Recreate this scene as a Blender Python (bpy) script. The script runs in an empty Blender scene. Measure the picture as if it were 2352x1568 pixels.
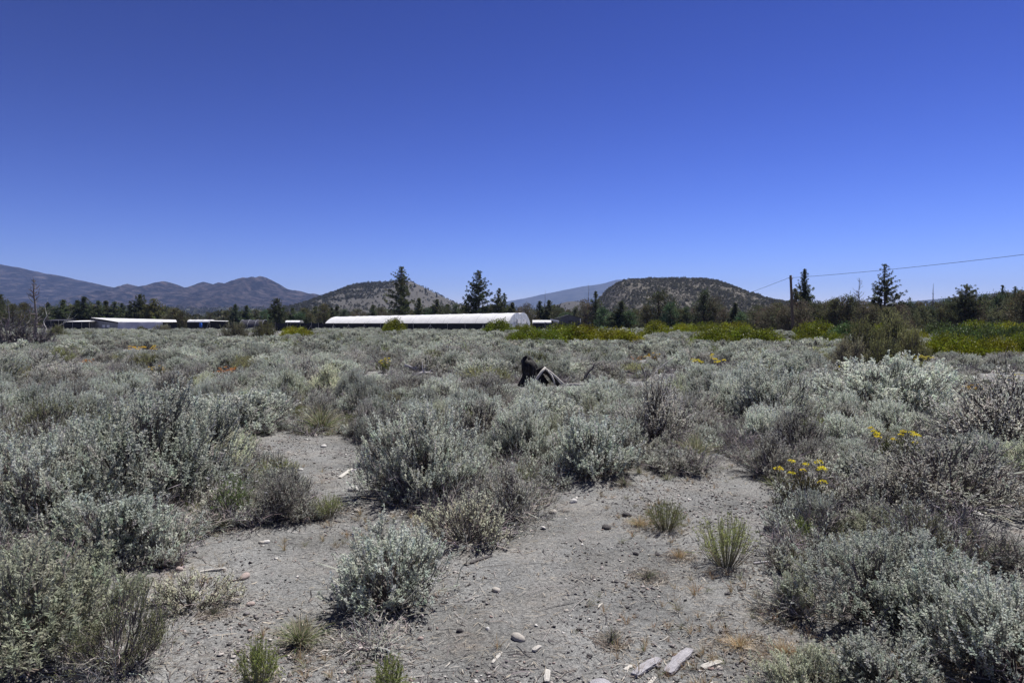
import bpy, math
import numpy as np

# ------------------------------------------------------------------ camera, sky, sun, exposure
SC = bpy.context.scene
COL = SC.collection
CAMZ, FPX, S = 1.62, 1024 * 24 / 36, 1024 / 2352
HOR = 742.0                                   # row of the horizon in the 2352 px wide picture
PITCH = math.atan((784 - HOR) * S / FPX)

cam_data = bpy.data.cameras.new("camera")
cam_data.sensor_width = 36
cam_data.lens = 24
cam_data.clip_end = 60000
cam = bpy.data.objects.new("camera", cam_data)
COL.objects.link(cam)
cam.location = (0, 0, CAMZ)
cam.rotation_euler = (math.radians(90) - PITCH, 0, 0)
SC.camera = cam

SUN_EL, SUN_AZ = math.radians(62), math.radians(38)      # ahead of the camera, to the right
world = bpy.data.worlds.new("World")
SC.world = world
world.use_nodes = True
wn, wl = world.node_tree.nodes, world.node_tree.links
bg = wn["Background"]
sky = wn.new("ShaderNodeTexSky")
sky.sky_type = 'NISHITA'
sky.sun_disc = False
sky.sun_elevation = SUN_EL
sky.sun_rotation = SUN_AZ
sky.altitude = 1200
sky.air_density = 1.0
sky.dust_density = 0.0
sky.ozone_density = 4.0
sky_gamma = wn.new("ShaderNodeGamma")                  # deeper, more saturated blue, the same everywhere
sky_gamma.inputs["Gamma"].default_value = 2.2
sky_tint = wn.new("ShaderNodeMix")
sky_tint.data_type = 'RGBA'
sky_tint.blend_type = 'MULTIPLY'
sky_tint.inputs[0].default_value = 1.0
sky_tint.inputs[7].default_value = (0.080, 0.058, 0.079, 1)
wl.new(sky.outputs[0], sky_gamma.inputs["Color"])
wl.new(sky_gamma.outputs[0], sky_tint.inputs[6])
wl.new(sky_tint.outputs[2], bg.inputs["Color"])
bg.inputs["Strength"].default_value = 0.085

sun_data = bpy.data.lights.new("sun", 'SUN')
sun_data.energy = 5.0
sun_data.angle = math.radians(0.55)
sun_data.color = (1.0, 0.965, 0.92)
sun = bpy.data.objects.new("sun", sun_data)
COL.objects.link(sun)
sun.location = (30, 30, 60)
sun.rotation_euler = (math.radians(90) - SUN_EL, 0, math.pi - SUN_AZ)

SC.view_settings.view_transform = 'Standard'
SC.view_settings.look = 'None'
SC.view_settings.exposure = 0.68
SC.view_settings.gamma = 1.0
SC.view_settings.use_curve_mapping = False
SC.cycles.max_bounces = 5
SC.cycles.diffuse_bounces = 3
SC.cycles.glossy_bounces = 2
SC.cycles.transmission_bounces = 4
SC.cycles.transparent_max_bounces = 5
SC.cycles.volume_bounces = 0
SC.cycles.use_denoising = True

# ------------------------------------------------------------------ picture geometry -> places
def ray(px, py):
    u = (px * S - 512) / FPX
    v = (py * S - 341) / FPX
    c, s = math.cos(PITCH), math.sin(PITCH)
    return u, c - v * s, -s - v * c           # x, y, z

def ground_xy(px, py):
    dx, dy, dz = ray(px, py)
    t = -CAMZ / min(dz, -1e-4)
    return dx * t, dy * t

def at(px, py, depth):
    dx, dy, dz = ray(px, py)
    return dx / dy * depth, depth, CAMZ + dz / dy * depth

def to_pix(x, y, z=0.0):
    c, s = math.cos(PITCH), math.sin(PITCH)
    d = y * c - (z - CAMZ) * s
    up = y * s + (z - CAMZ) * c
    return (512 + x / d * FPX) / S, (341 - up / d * FPX) / S

def m_per_px(depth):
    return depth * S / FPX

# ------------------------------------------------------------------ noise and terrain height
def _hash(ix, iy, seed):
    h = (ix.astype(np.int64) * 374761393 + iy.astype(np.int64) * 668265263 + seed * 974634777) & 0xFFFFFFFF
    h = ((h ^ (h >> 13)) * 1274126177) & 0xFFFFFFFF
    return ((h ^ (h >> 16)) & 0xFFFF) / 65535.0

def vnoise(x, y, seed=0):
    x, y = np.asarray(x, float), np.asarray(y, float)
    ix, iy = np.floor(x), np.floor(y)
    fx, fy = x - ix, y - iy
    fx, fy = fx * fx * (3 - 2 * fx), fy * fy * (3 - 2 * fy)
    a, b = _hash(ix, iy, seed), _hash(ix + 1, iy, seed)
    c, d = _hash(ix, iy + 1, seed), _hash(ix + 1, iy + 1, seed)
    return (a + (b - a) * fx) * (1 - fy) + (c + (d - c) * fx) * fy

def fbm(x, y, seed=0, octv=4, gain=0.5):
    t, a, n = 0, 1, 0
    for o in range(octv):
        t = t + a * vnoise(x * 2 ** o, y * 2 ** o, seed + o * 17)
        n += a
        a *= gain
    return t / n

def sstep(a, b, x):
    t = np.clip((np.asarray(x, float) - a) / (b - a), 0, 1)
    return t * t * (3 - 2 * t)

def hgt(x, y):
    x, y = np.asarray(x, float), np.asarray(y, float)
    d = np.hypot(x, y)
    h = 0.12 * (vnoise(x / 5 + 3, y / 5, 1) - 0.5) + 0.07 * (vnoise(x / 1.6, y / 1.6, 2) - 0.5) + 0.025 * (vnoise(x / .5, y / .5, 3) - .5)
    h = h * (1 - sstep(200, 400, d))
    h = h + 0.35 * (vnoise(x / 30, y / 30, 4) - 0.55) * sstep(15, 60, d) * (1 - sstep(300, 600, d))
    return h

def gsurf(x, y):
    """height of the ground sheet with its small lumps"""
    x, y = np.asarray(x, float), np.asarray(y, float)
    nearw = 1 - sstep(9, 16, np.hypot(x, y))
    return hgt(x, y) + nearw * (0.018 * (fbm(x / .12, y / .12, 9, 3) - .5) + 0.022 * (fbm(x / .33, y / .33, 12, 2) - .5))

def h1(x, y):
    return float(hgt(x, y))

# ------------------------------------------------------------------ mesh collecting
def unit(v):
    return v / np.maximum(np.linalg.norm(v, axis=-1, keepdims=True), 1e-9)

class MB:
    """collects vertices, faces, colours and a material index, and turns them into one mesh"""
    def __init__(s):
        s.v, s.c, s.f, s.n = [], [], [], 0
    def add(s, v, faces, col, mi=0):
        v = np.asarray(v, np.float32).reshape(-1, 3)
        col = np.asarray(col, np.float32)
        if col.ndim == 1:
            col = np.tile(col, (len(v), 1))
        s.v.append(v)
        s.c.append(col)
        s.f.append((np.asarray(faces, np.int64) + s.n, mi))
        s.n += len(v)
        return s
    def merge(s, o, mi=None):
        for f, m in o.f:
            s.f.append((f + s.n, m if mi is None else mi))
        s.v += o.v
        s.c += o.c
        s.n += o.n
        return s
    def mesh(s, name, mats, smooth=False):
        me = bpy.data.meshes.new(name)
        v = np.concatenate(s.v) if s.v else np.zeros((0, 3), np.float32)
        c = np.concatenate(s.c) if s.c else np.zeros((0, 3), np.float32)
        me.vertices.add(len(v))
        me.vertices.foreach_set("co", v.ravel())
        loops = np.concatenate([f.ravel() for f, m in s.f])
        tot = np.concatenate([np.full(len(f), f.shape[1]) for f, m in s.f])
        mi = np.concatenate([np.full(len(f), m) for f, m in s.f])
        me.loops.add(len(loops))
        me.loops.foreach_set("vertex_index", loops.astype(np.int32))
        me.polygons.add(len(tot))
        start = np.concatenate([[0], np.cumsum(tot)[:-1]]).astype(np.int32)
        me.polygons.foreach_set("loop_start", start)
        me.polygons.foreach_set("material_index", mi.astype(np.int32))
        me.polygons.foreach_set("use_smooth", np.full(len(tot), smooth))
        a = me.color_attributes.new("Col", 'FLOAT_COLOR', 'POINT')
        a.data.foreach_set("color", np.concatenate([c, np.ones((len(c), 1), np.float32)], 1).astype(np.float32).ravel())
        for m in (mats if isinstance(mats, (list, tuple)) else [mats]):
            me.materials.append(m)
        me.update(calc_edges=True)
        me.validate()
        return me

def blades(mb, P, D, L, W, col, mi=0, rng=None, belly=0.55):
    """N leaf faces: diamonds from P along D, length L, width W"""
    n = len(P)
    if n == 0:
        return
    r = rng.normal(size=(n, 3))
    side = unit(np.cross(D, r))
    L = np.broadcast_to(np.asarray(L, float), (n,))[:, None]
    W = np.broadcast_to(np.asarray(W, float), (n,))[:, None]
    mid = P + D * L * belly
    v = np.stack([P, mid + side * W / 2, P + D * L, mid - side * W / 2], 1)
    f = np.arange(n * 4).reshape(n, 4)
    col = np.asarray(col, float)
    if col.ndim == 2:
        col = np.repeat(col, 4, 0)
    mb.add(v, f, col, mi)

def tubes(mb, P, Rd, sides, col, mi=0):
    """N tubes of k points each: P (N,k,3), Rd (N,k)"""
    P = np.asarray(P, float)
    if P.ndim == 2:
        P = P[None]
    N, k, _ = P.shape
    if N == 0:
        return
    Rd = np.broadcast_to(np.asarray(Rd, float), (N, k))
    T = np.empty_like(P)
    T[:, 1:-1] = P[:, 2:] - P[:, :-2]
    T[:, 0] = P[:, 1] - P[:, 0]
    T[:, -1] = P[:, -1] - P[:, -2]
    T = unit(T)
    ref = np.where(np.abs(T[:, :1, 2:3]) > 0.8, np.array([1.0, 0.2, 0]), np.array([0.1, 0, 1.0]))
    n1 = unit(np.cross(T, np.broadcast_to(ref, T.shape)))
    n2 = np.cross(T, n1)
    a = np.arange(sides) / sides * 2 * math.pi
    ring = P[:, :, None] + Rd[:, :, None, None] * (n1[:, :, None] * np.cos(a)[:, None] + n2[:, :, None] * np.sin(a)[:, None])
    idx = np.arange(N * k * sides).reshape(N, k, sides)
    A, B = idx[:, :-1], idx[:, 1:]
    f = np.stack([A, np.roll(A, -1, 2), np.roll(B, -1, 2), B], -1).reshape(-1, 4)
    col = np.asarray(col, float)
    if col.ndim == 2:
        col = np.repeat(col, k * sides, 0)
    mb.add(ring.reshape(-1, 3), f, col, mi)
    if sides > 3:
        caps = np.concatenate([idx[:, 0, ::-1], idx[:, -1, :]])
        mb.f.append((caps + mb.n - N * k * sides, mi))

def box(mb, c, size, col=(.5, .5, .5), mi=0, rz=0.0, ends=None):
    x, y, z = [t / 2 for t in size]
    v = np.array([[sx * x, sy * y, sz * z] for sz in (-1, 1) for sy in (-1, 1) for sx in (-1, 1)])
    if rz:
        ca, sa = math.cos(rz), math.sin(rz)
        v = np.stack([v[:, 0] * ca - v[:, 1] * sa, v[:, 0] * sa + v[:, 1] * ca, v[:, 2]], 1)
    v = v + np.asarray(c, float)
    f = [[0, 2, 3, 1], [4, 5, 7, 6], [0, 1, 5, 4], [2, 6, 7, 3], [0, 4, 6, 2], [1, 3, 7, 5]]
    mb.add(v, f, col, mi)

def bend(rng, A, B, k=5, amp=0.12):
    """N wobbly paths from A to B"""
    A, B = np.atleast_2d(A), np.atleast_2d(B)
    t = np.linspace(0, 1, k)[None, :, None]
    P = A[:, None] * (1 - t) + B[:, None] * t
    ln = np.linalg.norm(B - A, axis=1)[:, None, None]
    w = rng.normal(size=P.shape) * amp * ln * np.sin(t * math.pi) * 0.6
    w += rng.normal(size=(len(A), 1, 3)) * amp * ln * np.sin(t * math.pi)
    return P + w

# ------------------------------------------------------------------ objects, labels
def put(name, me, parent=None, loc=(0, 0, 0), rz=0.0, scl=1.0, **props):
    o = bpy.data.objects.new(name, me)
    COL.objects.link(o)
    o.location = loc
    o.rotation_euler = (0, 0, rz)
    o.scale = (scl,) * 3 if np.isscalar(scl) else scl
    if parent is not None:
        o.parent = parent
    for k, v in props.items():
        if v is not None:
            o[k] = v
    return o

def thing(name, label, category, loc=(0, 0, 0), rz=0.0, scl=1.0, group=None):
    return put(name, None, None, loc, rz, scl, label=label, category=category, group=group)

# ------------------------------------------------------------------ materials
def new_mat(name):
    m = bpy.data.materials.new(name)
    m.use_nodes = True
    nt = m.node_tree
    for n in list(nt.nodes):
        if n.type != 'OUTPUT_MATERIAL':
            nt.nodes.remove(n)
    return m, nt, nt.nodes["Material Output"]

def plant_mat(name, vary=0.3, translucent=0.25, rough=0.75, spec=0.12, hue=0.03):
    m, nt, out = new_mat(name)
    N, L = nt.nodes, nt.links
    at_ = N.new("ShaderNodeAttribute"); at_.attribute_name = "Col"
    oi = N.new("ShaderNodeObjectInfo")
    mr = N.new("ShaderNodeMapRange")
    mr.inputs["To Min"].default_value = 1 - vary
    mr.inputs["To Max"].default_value = 1 + vary
    L.new(oi.outputs["Random"], mr.inputs["Value"])
    m2 = N.new("ShaderNodeMath"); m2.operation = 'MULTIPLY'; m2.inputs[1].default_value = 37.31
    fr = N.new("ShaderNodeMath"); fr.operation = 'FRACT'
    L.new(oi.outputs["Random"], m2.inputs[0]); L.new(m2.outputs[0], fr.inputs[0])
    hm = N.new("ShaderNodeMapRange")
    hm.inputs["To Min"].default_value = 0.5 - hue
    hm.inputs["To Max"].default_value = 0.5 + hue
    L.new(fr.outputs[0], hm.inputs["Value"])
    hsv = N.new("ShaderNodeHueSaturation")
    L.new(hm.outputs[0], hsv.inputs["Hue"])
    L.new(mr.outputs[0], hsv.inputs["Value"])
    L.new(at_.outputs["Color"], hsv.inputs["Color"])
    p = N.new("ShaderNodeBsdfPrincipled")
    p.inputs["Roughness"].default_value = rough
    p.inputs["Specular IOR Level"].default_value = spec
    L.new(hsv.outputs[0], p.inputs["Base Color"])
    if translucent:
        t = N.new("ShaderNodeBsdfTranslucent")
        L.new(hsv.outputs[0], t.inputs["Color"])
        mx = N.new("ShaderNodeMixShader"); mx.inputs[0].default_value = translucent
        L.new(p.outputs[0], mx.inputs[1]); L.new(t.outputs[0], mx.inputs[2])
        L.new(mx.outputs[0], out.inputs["Surface"])
    else:
        L.new(p.outputs[0], out.inputs["Surface"])
    return m

def noise_mat(name, cols, scale=5.0, detail=6, rough=0.9, bump=0.0, bscale=30.0, spec=0.2, stretch=None, metallic=0.0, use_col=False):
    """colour ramp over object-space noise, with an optional bump"""
    m, nt, out = new_mat(name)
    N, L = nt.nodes, nt.links
    tc = N.new("ShaderNodeTexCoord")
    mp = N.new("ShaderNodeMapping")
    if stretch:
        mp.inputs["Scale"].default_value = stretch
    L.new(tc.outputs["Object"], mp.inputs["Vector"])
    nz = N.new("ShaderNodeTexNoise")
    nz.inputs["Scale"].default_value = scale
    nz.inputs["Detail"].default_value = detail
    nz.inputs["Roughness"].default_value = 0.65
    L.new(mp.outputs[0], nz.inputs["Vector"])
    cr = N.new("ShaderNodeValToRGB")
    e = cr.color_ramp.elements
    while len(e) < len(cols):
        e.new(0.5)
    for i, (pos, c) in enumerate(cols):
        e[i].position = pos
        e[i].color = (*c, 1)
    L.new(nz.outputs[0], cr.inputs[0])
    src = cr.outputs[0]
    if use_col:
        at_ = N.new("ShaderNodeAttribute"); at_.attribute_name = "Col"
        mm = N.new("ShaderNodeMix"); mm.data_type = 'RGBA'; mm.blend_type = 'MULTIPLY'
        mm.inputs[0].default_value = 1.0
        L.new(src, mm.inputs[6]); L.new(at_.outputs["Color"], mm.inputs[7])
        src = mm.outputs[2]
    p = N.new("ShaderNodeBsdfPrincipled")
    p.inputs["Roughness"].default_value = rough
    p.inputs["Specular IOR Level"].default_value = spec
    p.inputs["Metallic"].default_value = metallic
    L.new(src, p.inputs["Base Color"])
    if bump:
        nb = N.new("ShaderNodeTexNoise")
        nb.inputs["Scale"].default_value = bscale
        nb.inputs["Detail"].default_value = 5
        L.new(mp.outputs[0], nb.inputs["Vector"])
        b = N.new("ShaderNodeBump")
        b.inputs["Strength"].default_value = bump
        b.inputs["Distance"].default_value = 0.02
        L.new(nb.outputs[0], b.inputs["Height"])
        L.new(b.outputs[0], p.inputs["Normal"])
    L.new(p.outputs[0], out.inputs["Surface"])
    return m

M_leaf = plant_mat("leaf", 0.32, 0.44, hue=0.014)
M_green = plant_mat("broad_leaf", 0.18, 0.25, rough=0.5, spec=0.3, hue=0.015)
M_needle = plant_mat("needles", 0.22, 0.38, rough=0.6, spec=0.15, hue=0.02)
M_bark = plant_mat("bark", 0.2, 0.0, rough=0.95, spec=0.05, hue=0.01)
M_petal = plant_mat("petal", 0.12, 0.3, rough=0.6, hue=0.008)
M_dry = plant_mat("dry_grass", 0.15, 0.3, rough=0.8, hue=0.01)
# ------------------------------------------------------------------ the ground
def axis(lo, hi, a, b, step, grow=1.09):
    c = list(np.arange(a, b + 1e-6, step))
    s = step
    while c[-1] < hi:
        s *= grow
        c.append(c[-1] + s)
    s, f = step, []
    x = a
    while x > lo:
        s *= grow
        x -= s
        f.append(x)
    return np.clip(np.array(f[::-1] + c), lo, hi)

def sheet(X, Y, Z):
    ny, nx = Z.shape
    XX, YY = np.meshgrid(X, Y) if X.ndim == 1 else (X, Y)
    v = np.stack([XX, YY, Z], -1).reshape(-1, 3)
    i = np.arange(ny * nx).reshape(ny, nx)
    f = np.stack([i[:-1, :-1], i[:-1, 1:], i[1:, 1:], i[1:, :-1]], -1).reshape(-1, 4)
    return v, f

gx = axis(-11000, 11000, -5.6, 5.6, 0.058)
gy = axis(-60, 11400, 1.7, 9.0, 0.05)
GX, GY = np.meshgrid(gx, gy)
GZ = gsurf(GX, GY)
v, f = sheet(gx, gy, GZ)

m, nt, out = new_mat("sandy_soil")
N, L = nt.nodes, nt.links
tc = N.new("ShaderNodeTexCoord")
def noise_node(scale, detail=5, rough=.6):
    n = N.new("ShaderNodeTexNoise")
    n.inputs["Scale"].default_value = scale
    n.inputs["Detail"].default_value = detail
    n.inputs["Roughness"].default_value = rough
    L.new(tc.outputs["Object"], n.inputs["Vector"])
    return n
def ramp(src, stops):
    r = N.new("ShaderNodeValToRGB")
    e = r.color_ramp.elements
    while len(e) < len(stops):
        e.new(.5)
    for i, (p_, c_) in enumerate(stops):
        e[i].position = p_
        e[i].color = (*c_, 1)
    L.new(src, r.inputs[0])
    return r
def mixc(a, b, fac, mode='MIX'):
    x = N.new("ShaderNodeMix"); x.data_type = 'RGBA'; x.blend_type = mode
    if isinstance(fac, float):
        x.inputs[0].default_value = fac
    else:
        L.new(fac, x.inputs[0])
    L.new(a, x.inputs[6]); L.new(b, x.inputs[7])
    return x.outputs[2]
broad = ramp(noise_node(.8, 6, .68).outputs[0], [(.34, (.128, .126, .119)), (.5, (.186, .182, .173)), (.68, (.250, .245, .233))])
warm = ramp(noise_node(1.9, 5).outputs[0], [(.42, (.96, .99, 1.02)), (.62, (1.0, 1.0, 1.0)), (.74, (1.12, 1.0, .92))])
c1 = mixc(broad.outputs[0], warm.outputs[0], 1.0, 'MULTIPLY')
fine = ramp(noise_node(42, 6, .75).outputs[0], [(.32, (.42, .42, .44)), (.5, (1, 1, 1)), (.70, (1.45, 1.45, 1.43))])
c2 = mixc(c1, fine.outputs[0], 1.0, 'MULTIPLY')
grit = ramp(noise_node(120, 4, .7).outputs[0], [(.36, (.40, .40, .42)), (.5, (1, 1, 1)), (.64, (1.55, 1.55, 1.53))])
c3 = mixc(c2, grit.outputs[0], .8, 'MULTIPLY')
p = N.new("ShaderNodeBsdfPrincipled")
p.inputs["Roughness"].default_value = .95
p.inputs["Specular IOR Level"].default_value = .1
L.new(c3, p.inputs["Base Color"])
bsum = N.new("ShaderNodeMath"); bsum.operation = 'ADD'
nb1, nb2 = noise_node(55, 6, .7), noise_node(230, 3)
nbm = N.new("ShaderNodeMath"); nbm.operation = 'MULTIPLY'; nbm.inputs[1].default_value = .4
L.new(nb2.outputs[0], nbm.inputs[0])
L.new(nb1.outputs[0], bsum.inputs[0]); L.new(nbm.outputs[0], bsum.inputs[1])
bmp = N.new("ShaderNodeBump"); bmp.inputs["Strength"].default_value = .8; bmp.inputs["Distance"].default_value = .016
L.new(bsum.outputs[0], bmp.inputs["Height"])
L.new(bmp.outputs[0], p.inputs["Normal"])
L.new(p.outputs[0], out.inputs["Surface"])
M_soil = m
ground = put("ground", MB().add(v, f, (.5, .5, .5)).mesh("ground", M_soil, True), kind="structure")

# ------------------------------------------------------------------ hills and mountains (height fields standing at their real distance)
def hill(name, depth, pts, front, back, nx, ny, mat, shape=1.25, amp=.10, lam=None, crag=0.0, back_nx=0.4, gully=0.5):
    P = [at(a, b, depth) for a, b in pts]
    px, pz = np.array([q[0] for q in P]), np.array([q[2] for q in P])
    X = np.linspace(px[0], px[-1], nx)
    ridge = np.interp(X, px, pz)
    lam = lam or (px[-1] - px[0]) / 12
    Yf = depth - front * (1 - np.linspace(0, 1, ny))
    Yb = depth + back * np.linspace(0, 1, ny // 3)[1:]
    Y = np.concatenate([Yf, Yb])
    XX, YY = np.meshgrid(X, Y)
    def zfun(x, y):
        r = np.interp(x, px, pz) * (1 + crag * .7 * (fbm(x / (lam * .06), 0 * x, 71, 2) - .5))
        t = np.clip((y - (depth - front)) / front, 0, 1)
        b = np.clip((y - depth) / back, 0, 1)
        prof = np.where(y <= depth, 1 - (1 - t) ** shape if shape > 1.6 else t ** shape, 1 - b ** 1.6)
        g = fbm(x / lam, y / (lam * 2.2), 31, 5)
        rg = 1 - np.abs(2 * fbm(x / (lam * gully), y / (lam * 1.6), 47, 4) - 1)
        sl = np.sin(np.clip(t, 0, 1) ** .8 * math.pi) ** 1.7
        z = r * prof * (1 + amp * sl * ((g - .5) * 2 + (rg - .75) * 1.6))
        if crag:
            z = z + crag * r * (fbm(x / (lam * .16), y / (lam * .16), 63, 3) - .5) * np.clip(prof, 0, 1) * (0.35 + .65 * (y <= depth))
        return z - 2.5
    Z = zfun(XX, YY)
    v, f = sheet(X, Y, Z)
    o = put(name, MB().add(v, f, (.5, .5, .5)).mesh(name, mat, True), kind="structure")
    return zfun, (px[0], px[-1])

def hill_mat(name, soil, scrub, rock, s_scrub, s_big, cover=(.42, .58), bump=.6, bscale=.05, bdist=8.0):
    """hillside: soil with scrub mottling and patches of bare rock"""
    global N, L, tc
    m, nt, out = new_mat(name)
    N, L = nt.nodes, nt.links
    tc = N.new("ShaderNodeTexCoord")
    a = ramp(noise_node(s_big, 6, .6).outputs[0], [(.35, soil), (.62, rock)])
    k = ramp(noise_node(s_scrub, 5, .75).outputs[0], [(cover[0], (0, 0, 0)), (cover[1], (1, 1, 1))])
    sc = N.new("ShaderNodeRGB"); sc.outputs[0].default_value = (*scrub, 1)
    b = mixc(a.outputs[0], sc.outputs[0], k.outputs[0])
    p = N.new("ShaderNodeBsdfPrincipled")
    p.inputs["Roughness"].default_value = 1
    p.inputs["Specular IOR Level"].default_value = 0
    L.new(b, p.inputs["Base Color"])
    bm = N.new("ShaderNodeBump"); bm.inputs["Strength"].default_value = bump; bm.inputs["Distance"].default_value = bdist
    L.new(noise_node(bscale, 6, .7).outputs[0], bm.inputs["Height"])
    L.new(bm.outputs[0], p.inputs["Normal"])
    L.new(p.outputs[0], out.inputs["Surface"])
    return m

M_blue = hill_mat("far_mountain_forest", (.05, .06, .04), (.025, .035, .022), (.08, .08, .06), .006, .0012)
M_left = hill_mat("smooth_mountain_slope", (.050, .044, .040), (.007, .009, .008), (.082, .072, .070), .016, .0045, (.38, .52), 1.0, .014, 26)
M_crag = hill_mat("crag_ridge_rock", (.053, .044, .042), (.007, .009, .008), (.092, .078, .075), .020, .0060, (.40, .54), 1.0, .018, 26)
M_hill = hill_mat("dry_grass_hillside", (.080, .078, .073), (.040, .040, .035), (.097, .094, .089), .10, .010, (.55, .72), .5, .08, 2)
M_butte = hill_mat("scrub_butte_slope", (.140, .128, .112), (.058, .057, .046), (.172, .158, .140), .16, .014, (.42, .58), .6, .10, 2)
M_plain = hill_mat("wooded_plain_slope", (.10, .105, .07), (.035, .045, .028), (.15, .14, .10), .09, .010, (.40, .56), .6, .08, 2)

hill("far_mountain", 10000, [(960, 735), (1060, 712), (1170, 690), (1200, 685), (1260, 672), (1330, 658), (1385, 650), (1418, 641), (1440, 641), (1500, 655), (1600, 672), (1760, 698), (1950, 735)],
     3500, 1300, 160, 40, M_blue, 1.15, .05, crag=.012)
hill("far_hill", 7000, [(640, 735), (700, 684), (748, 673), (775, 671), (820, 678), (900, 700), (960, 735)], 1500, 900, 60, 24, M_blue, 1.2, .05, crag=.02)
hill("right_mountain", 6200, [(1960, 738), (2060, 696), (2100, 690), (2170, 684), (2230, 676), (2290, 672), (2352, 666), (2480, 650), (2640, 655), (2900, 738)],
     1800, 1200, 120, 30, M_blue, 1.2, .05, crag=.02)
hill("left_mountain", 4600, [(-700, 738), (-520, 640), (-300, 585), (-150, 588), (0, 605), (60, 618), (120, 630), (190, 645), (260, 659), (330, 672), (420, 690), (560, 738)],
     2200, 1400, 300, 120, M_left, 1.35, .28, lam=620, crag=.04)
hill("crag_ridge", 3900, [(150, 738), (225, 690), (258, 666), (264, 662), (272, 655), (278, 655), (288, 651), (293, 651), (303, 656), (318, 657), (340, 653), (358, 649), (366, 645), (374, 644), (383, 648), (396, 654), (425, 658), (436, 656), (450, 656), (457, 649), (464, 647), (480, 649), (494, 653), (500, 647), (508, 649), (536, 647), (541, 639), (550, 637),
      (560, 634), (580, 633.5), (602, 633), (606, 638), (615, 639.5), (620, 650), (633, 652), (640, 657), (655, 661), (690, 668), (722, 673), (760, 682), (820, 700), (900, 738)],
     1700, 1100, 460, 120, M_crag, 1.5, .34, lam=420, crag=.05)
hill_z, hill_x = hill("cone_hill", 1250, [(600, 740), (655, 716), (690, 702), (730, 686), (760, 673), (790, 657), (812, 650), (835, 647), (870, 645), (900, 642), (925, 638), (945, 643), (965, 652), (985, 662), (1005, 672), (1035, 686), (1060, 697), (1100, 712), (1160, 740)],
                      470, 420, 240, 110, M_hill, 1.05, .05, lam=110, crag=.012)
low_z, low_x = hill("tan_knoll", 1500, [(1150, 740), (1210, 716), (1265, 700), (1300, 690), (1320, 688), (1345, 692), (1420, 716), (1500, 740)], 420, 300, 80, 40, M_hill, 1.1, .06, lam=100, crag=.02)
but_z, but_x = hill("flat_butte", 900, [(1290, 742), (1340, 722), (1372, 694), (1392, 671), (1406, 656), (1420, 646), (1440, 638), (1480, 636), (1560, 635), (1620, 636), (1645, 640), (1668, 648), (1690, 659), (1712, 672), (1735, 680), (1780, 686), (1830, 691), (1900, 697), (1990, 715), (2070, 742)],
                    330, 420, 240, 110, M_butte, 1.0, .09, lam=80, crag=.02)
plain_z, plain_x = hill("wooded_rise", 2300, [(-400, 738), (-200, 712), (0, 706), (200, 704), (420, 707), (520, 705), (640, 708), (720, 716), (820, 738)], 900, 700, 120, 40, M_plain, 1.0, .12, lam=160, crag=.05)
rise_z, rise_x = hill("forest_rise", 1500, [(1950, 740), (2040, 716), (2120, 704), (2200, 698), (2260, 692), (2352, 680), (2500, 670), (2700, 740)], 700, 500, 90, 40, M_plain, 1.0, .10, lam=120, crag=.03)

# ------------------------------------------------------------------ the air
hz = bpy.data.materials.new("air_haze")
hz.use_nodes = True
hn = hz.node_tree.nodes
for n in list(hn):
    if n.type != 'OUTPUT_MATERIAL':
        hn.remove(n)
pv = hn.new("ShaderNodeVolumePrincipled")
pv.inputs["Color"].default_value = (.38, .52, 1.0, 1)
pv.inputs["Density"].default_value = 7.0e-5
pv.inputs["Anisotropy"].default_value = 0.0
hz.node_tree.links.new(pv.outputs[0], hn["Material Output"].inputs["Volume"])
hb = MB()
box(hb, (0, 5680, 345), (22400, 11560, 700))
put("haze", hb.mesh("haze", hz), kind="stuff")
# ------------------------------------------------------------------ shrub builders (stems and foliage as two meshes)
def jitter_col(rng, base, n, dv=0.18, dh=0.06):
    base = np.asarray(base, float)
    v = 1 + rng.normal(size=(n, 1)) * dv
    h = 1 + rng.normal(size=(n, 3)) * dh
    return np.clip(base * np.clip(v, .4, 1.7) * h, 0.004, 0.95)

SILVER = (0.520, 0.550, 0.480)
GREYS = (0.47, 0.465, 0.41)
GREENSAGE = (0.53, 0.555, 0.42)
OLIVE = (0.14, 0.15, 0.065)
BROOM = (0.29, 0.33, 0.13)
TWIG = (0.135, 0.120, 0.110)
DEADTWIG = (0.30, 0.288, 0.262)

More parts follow.
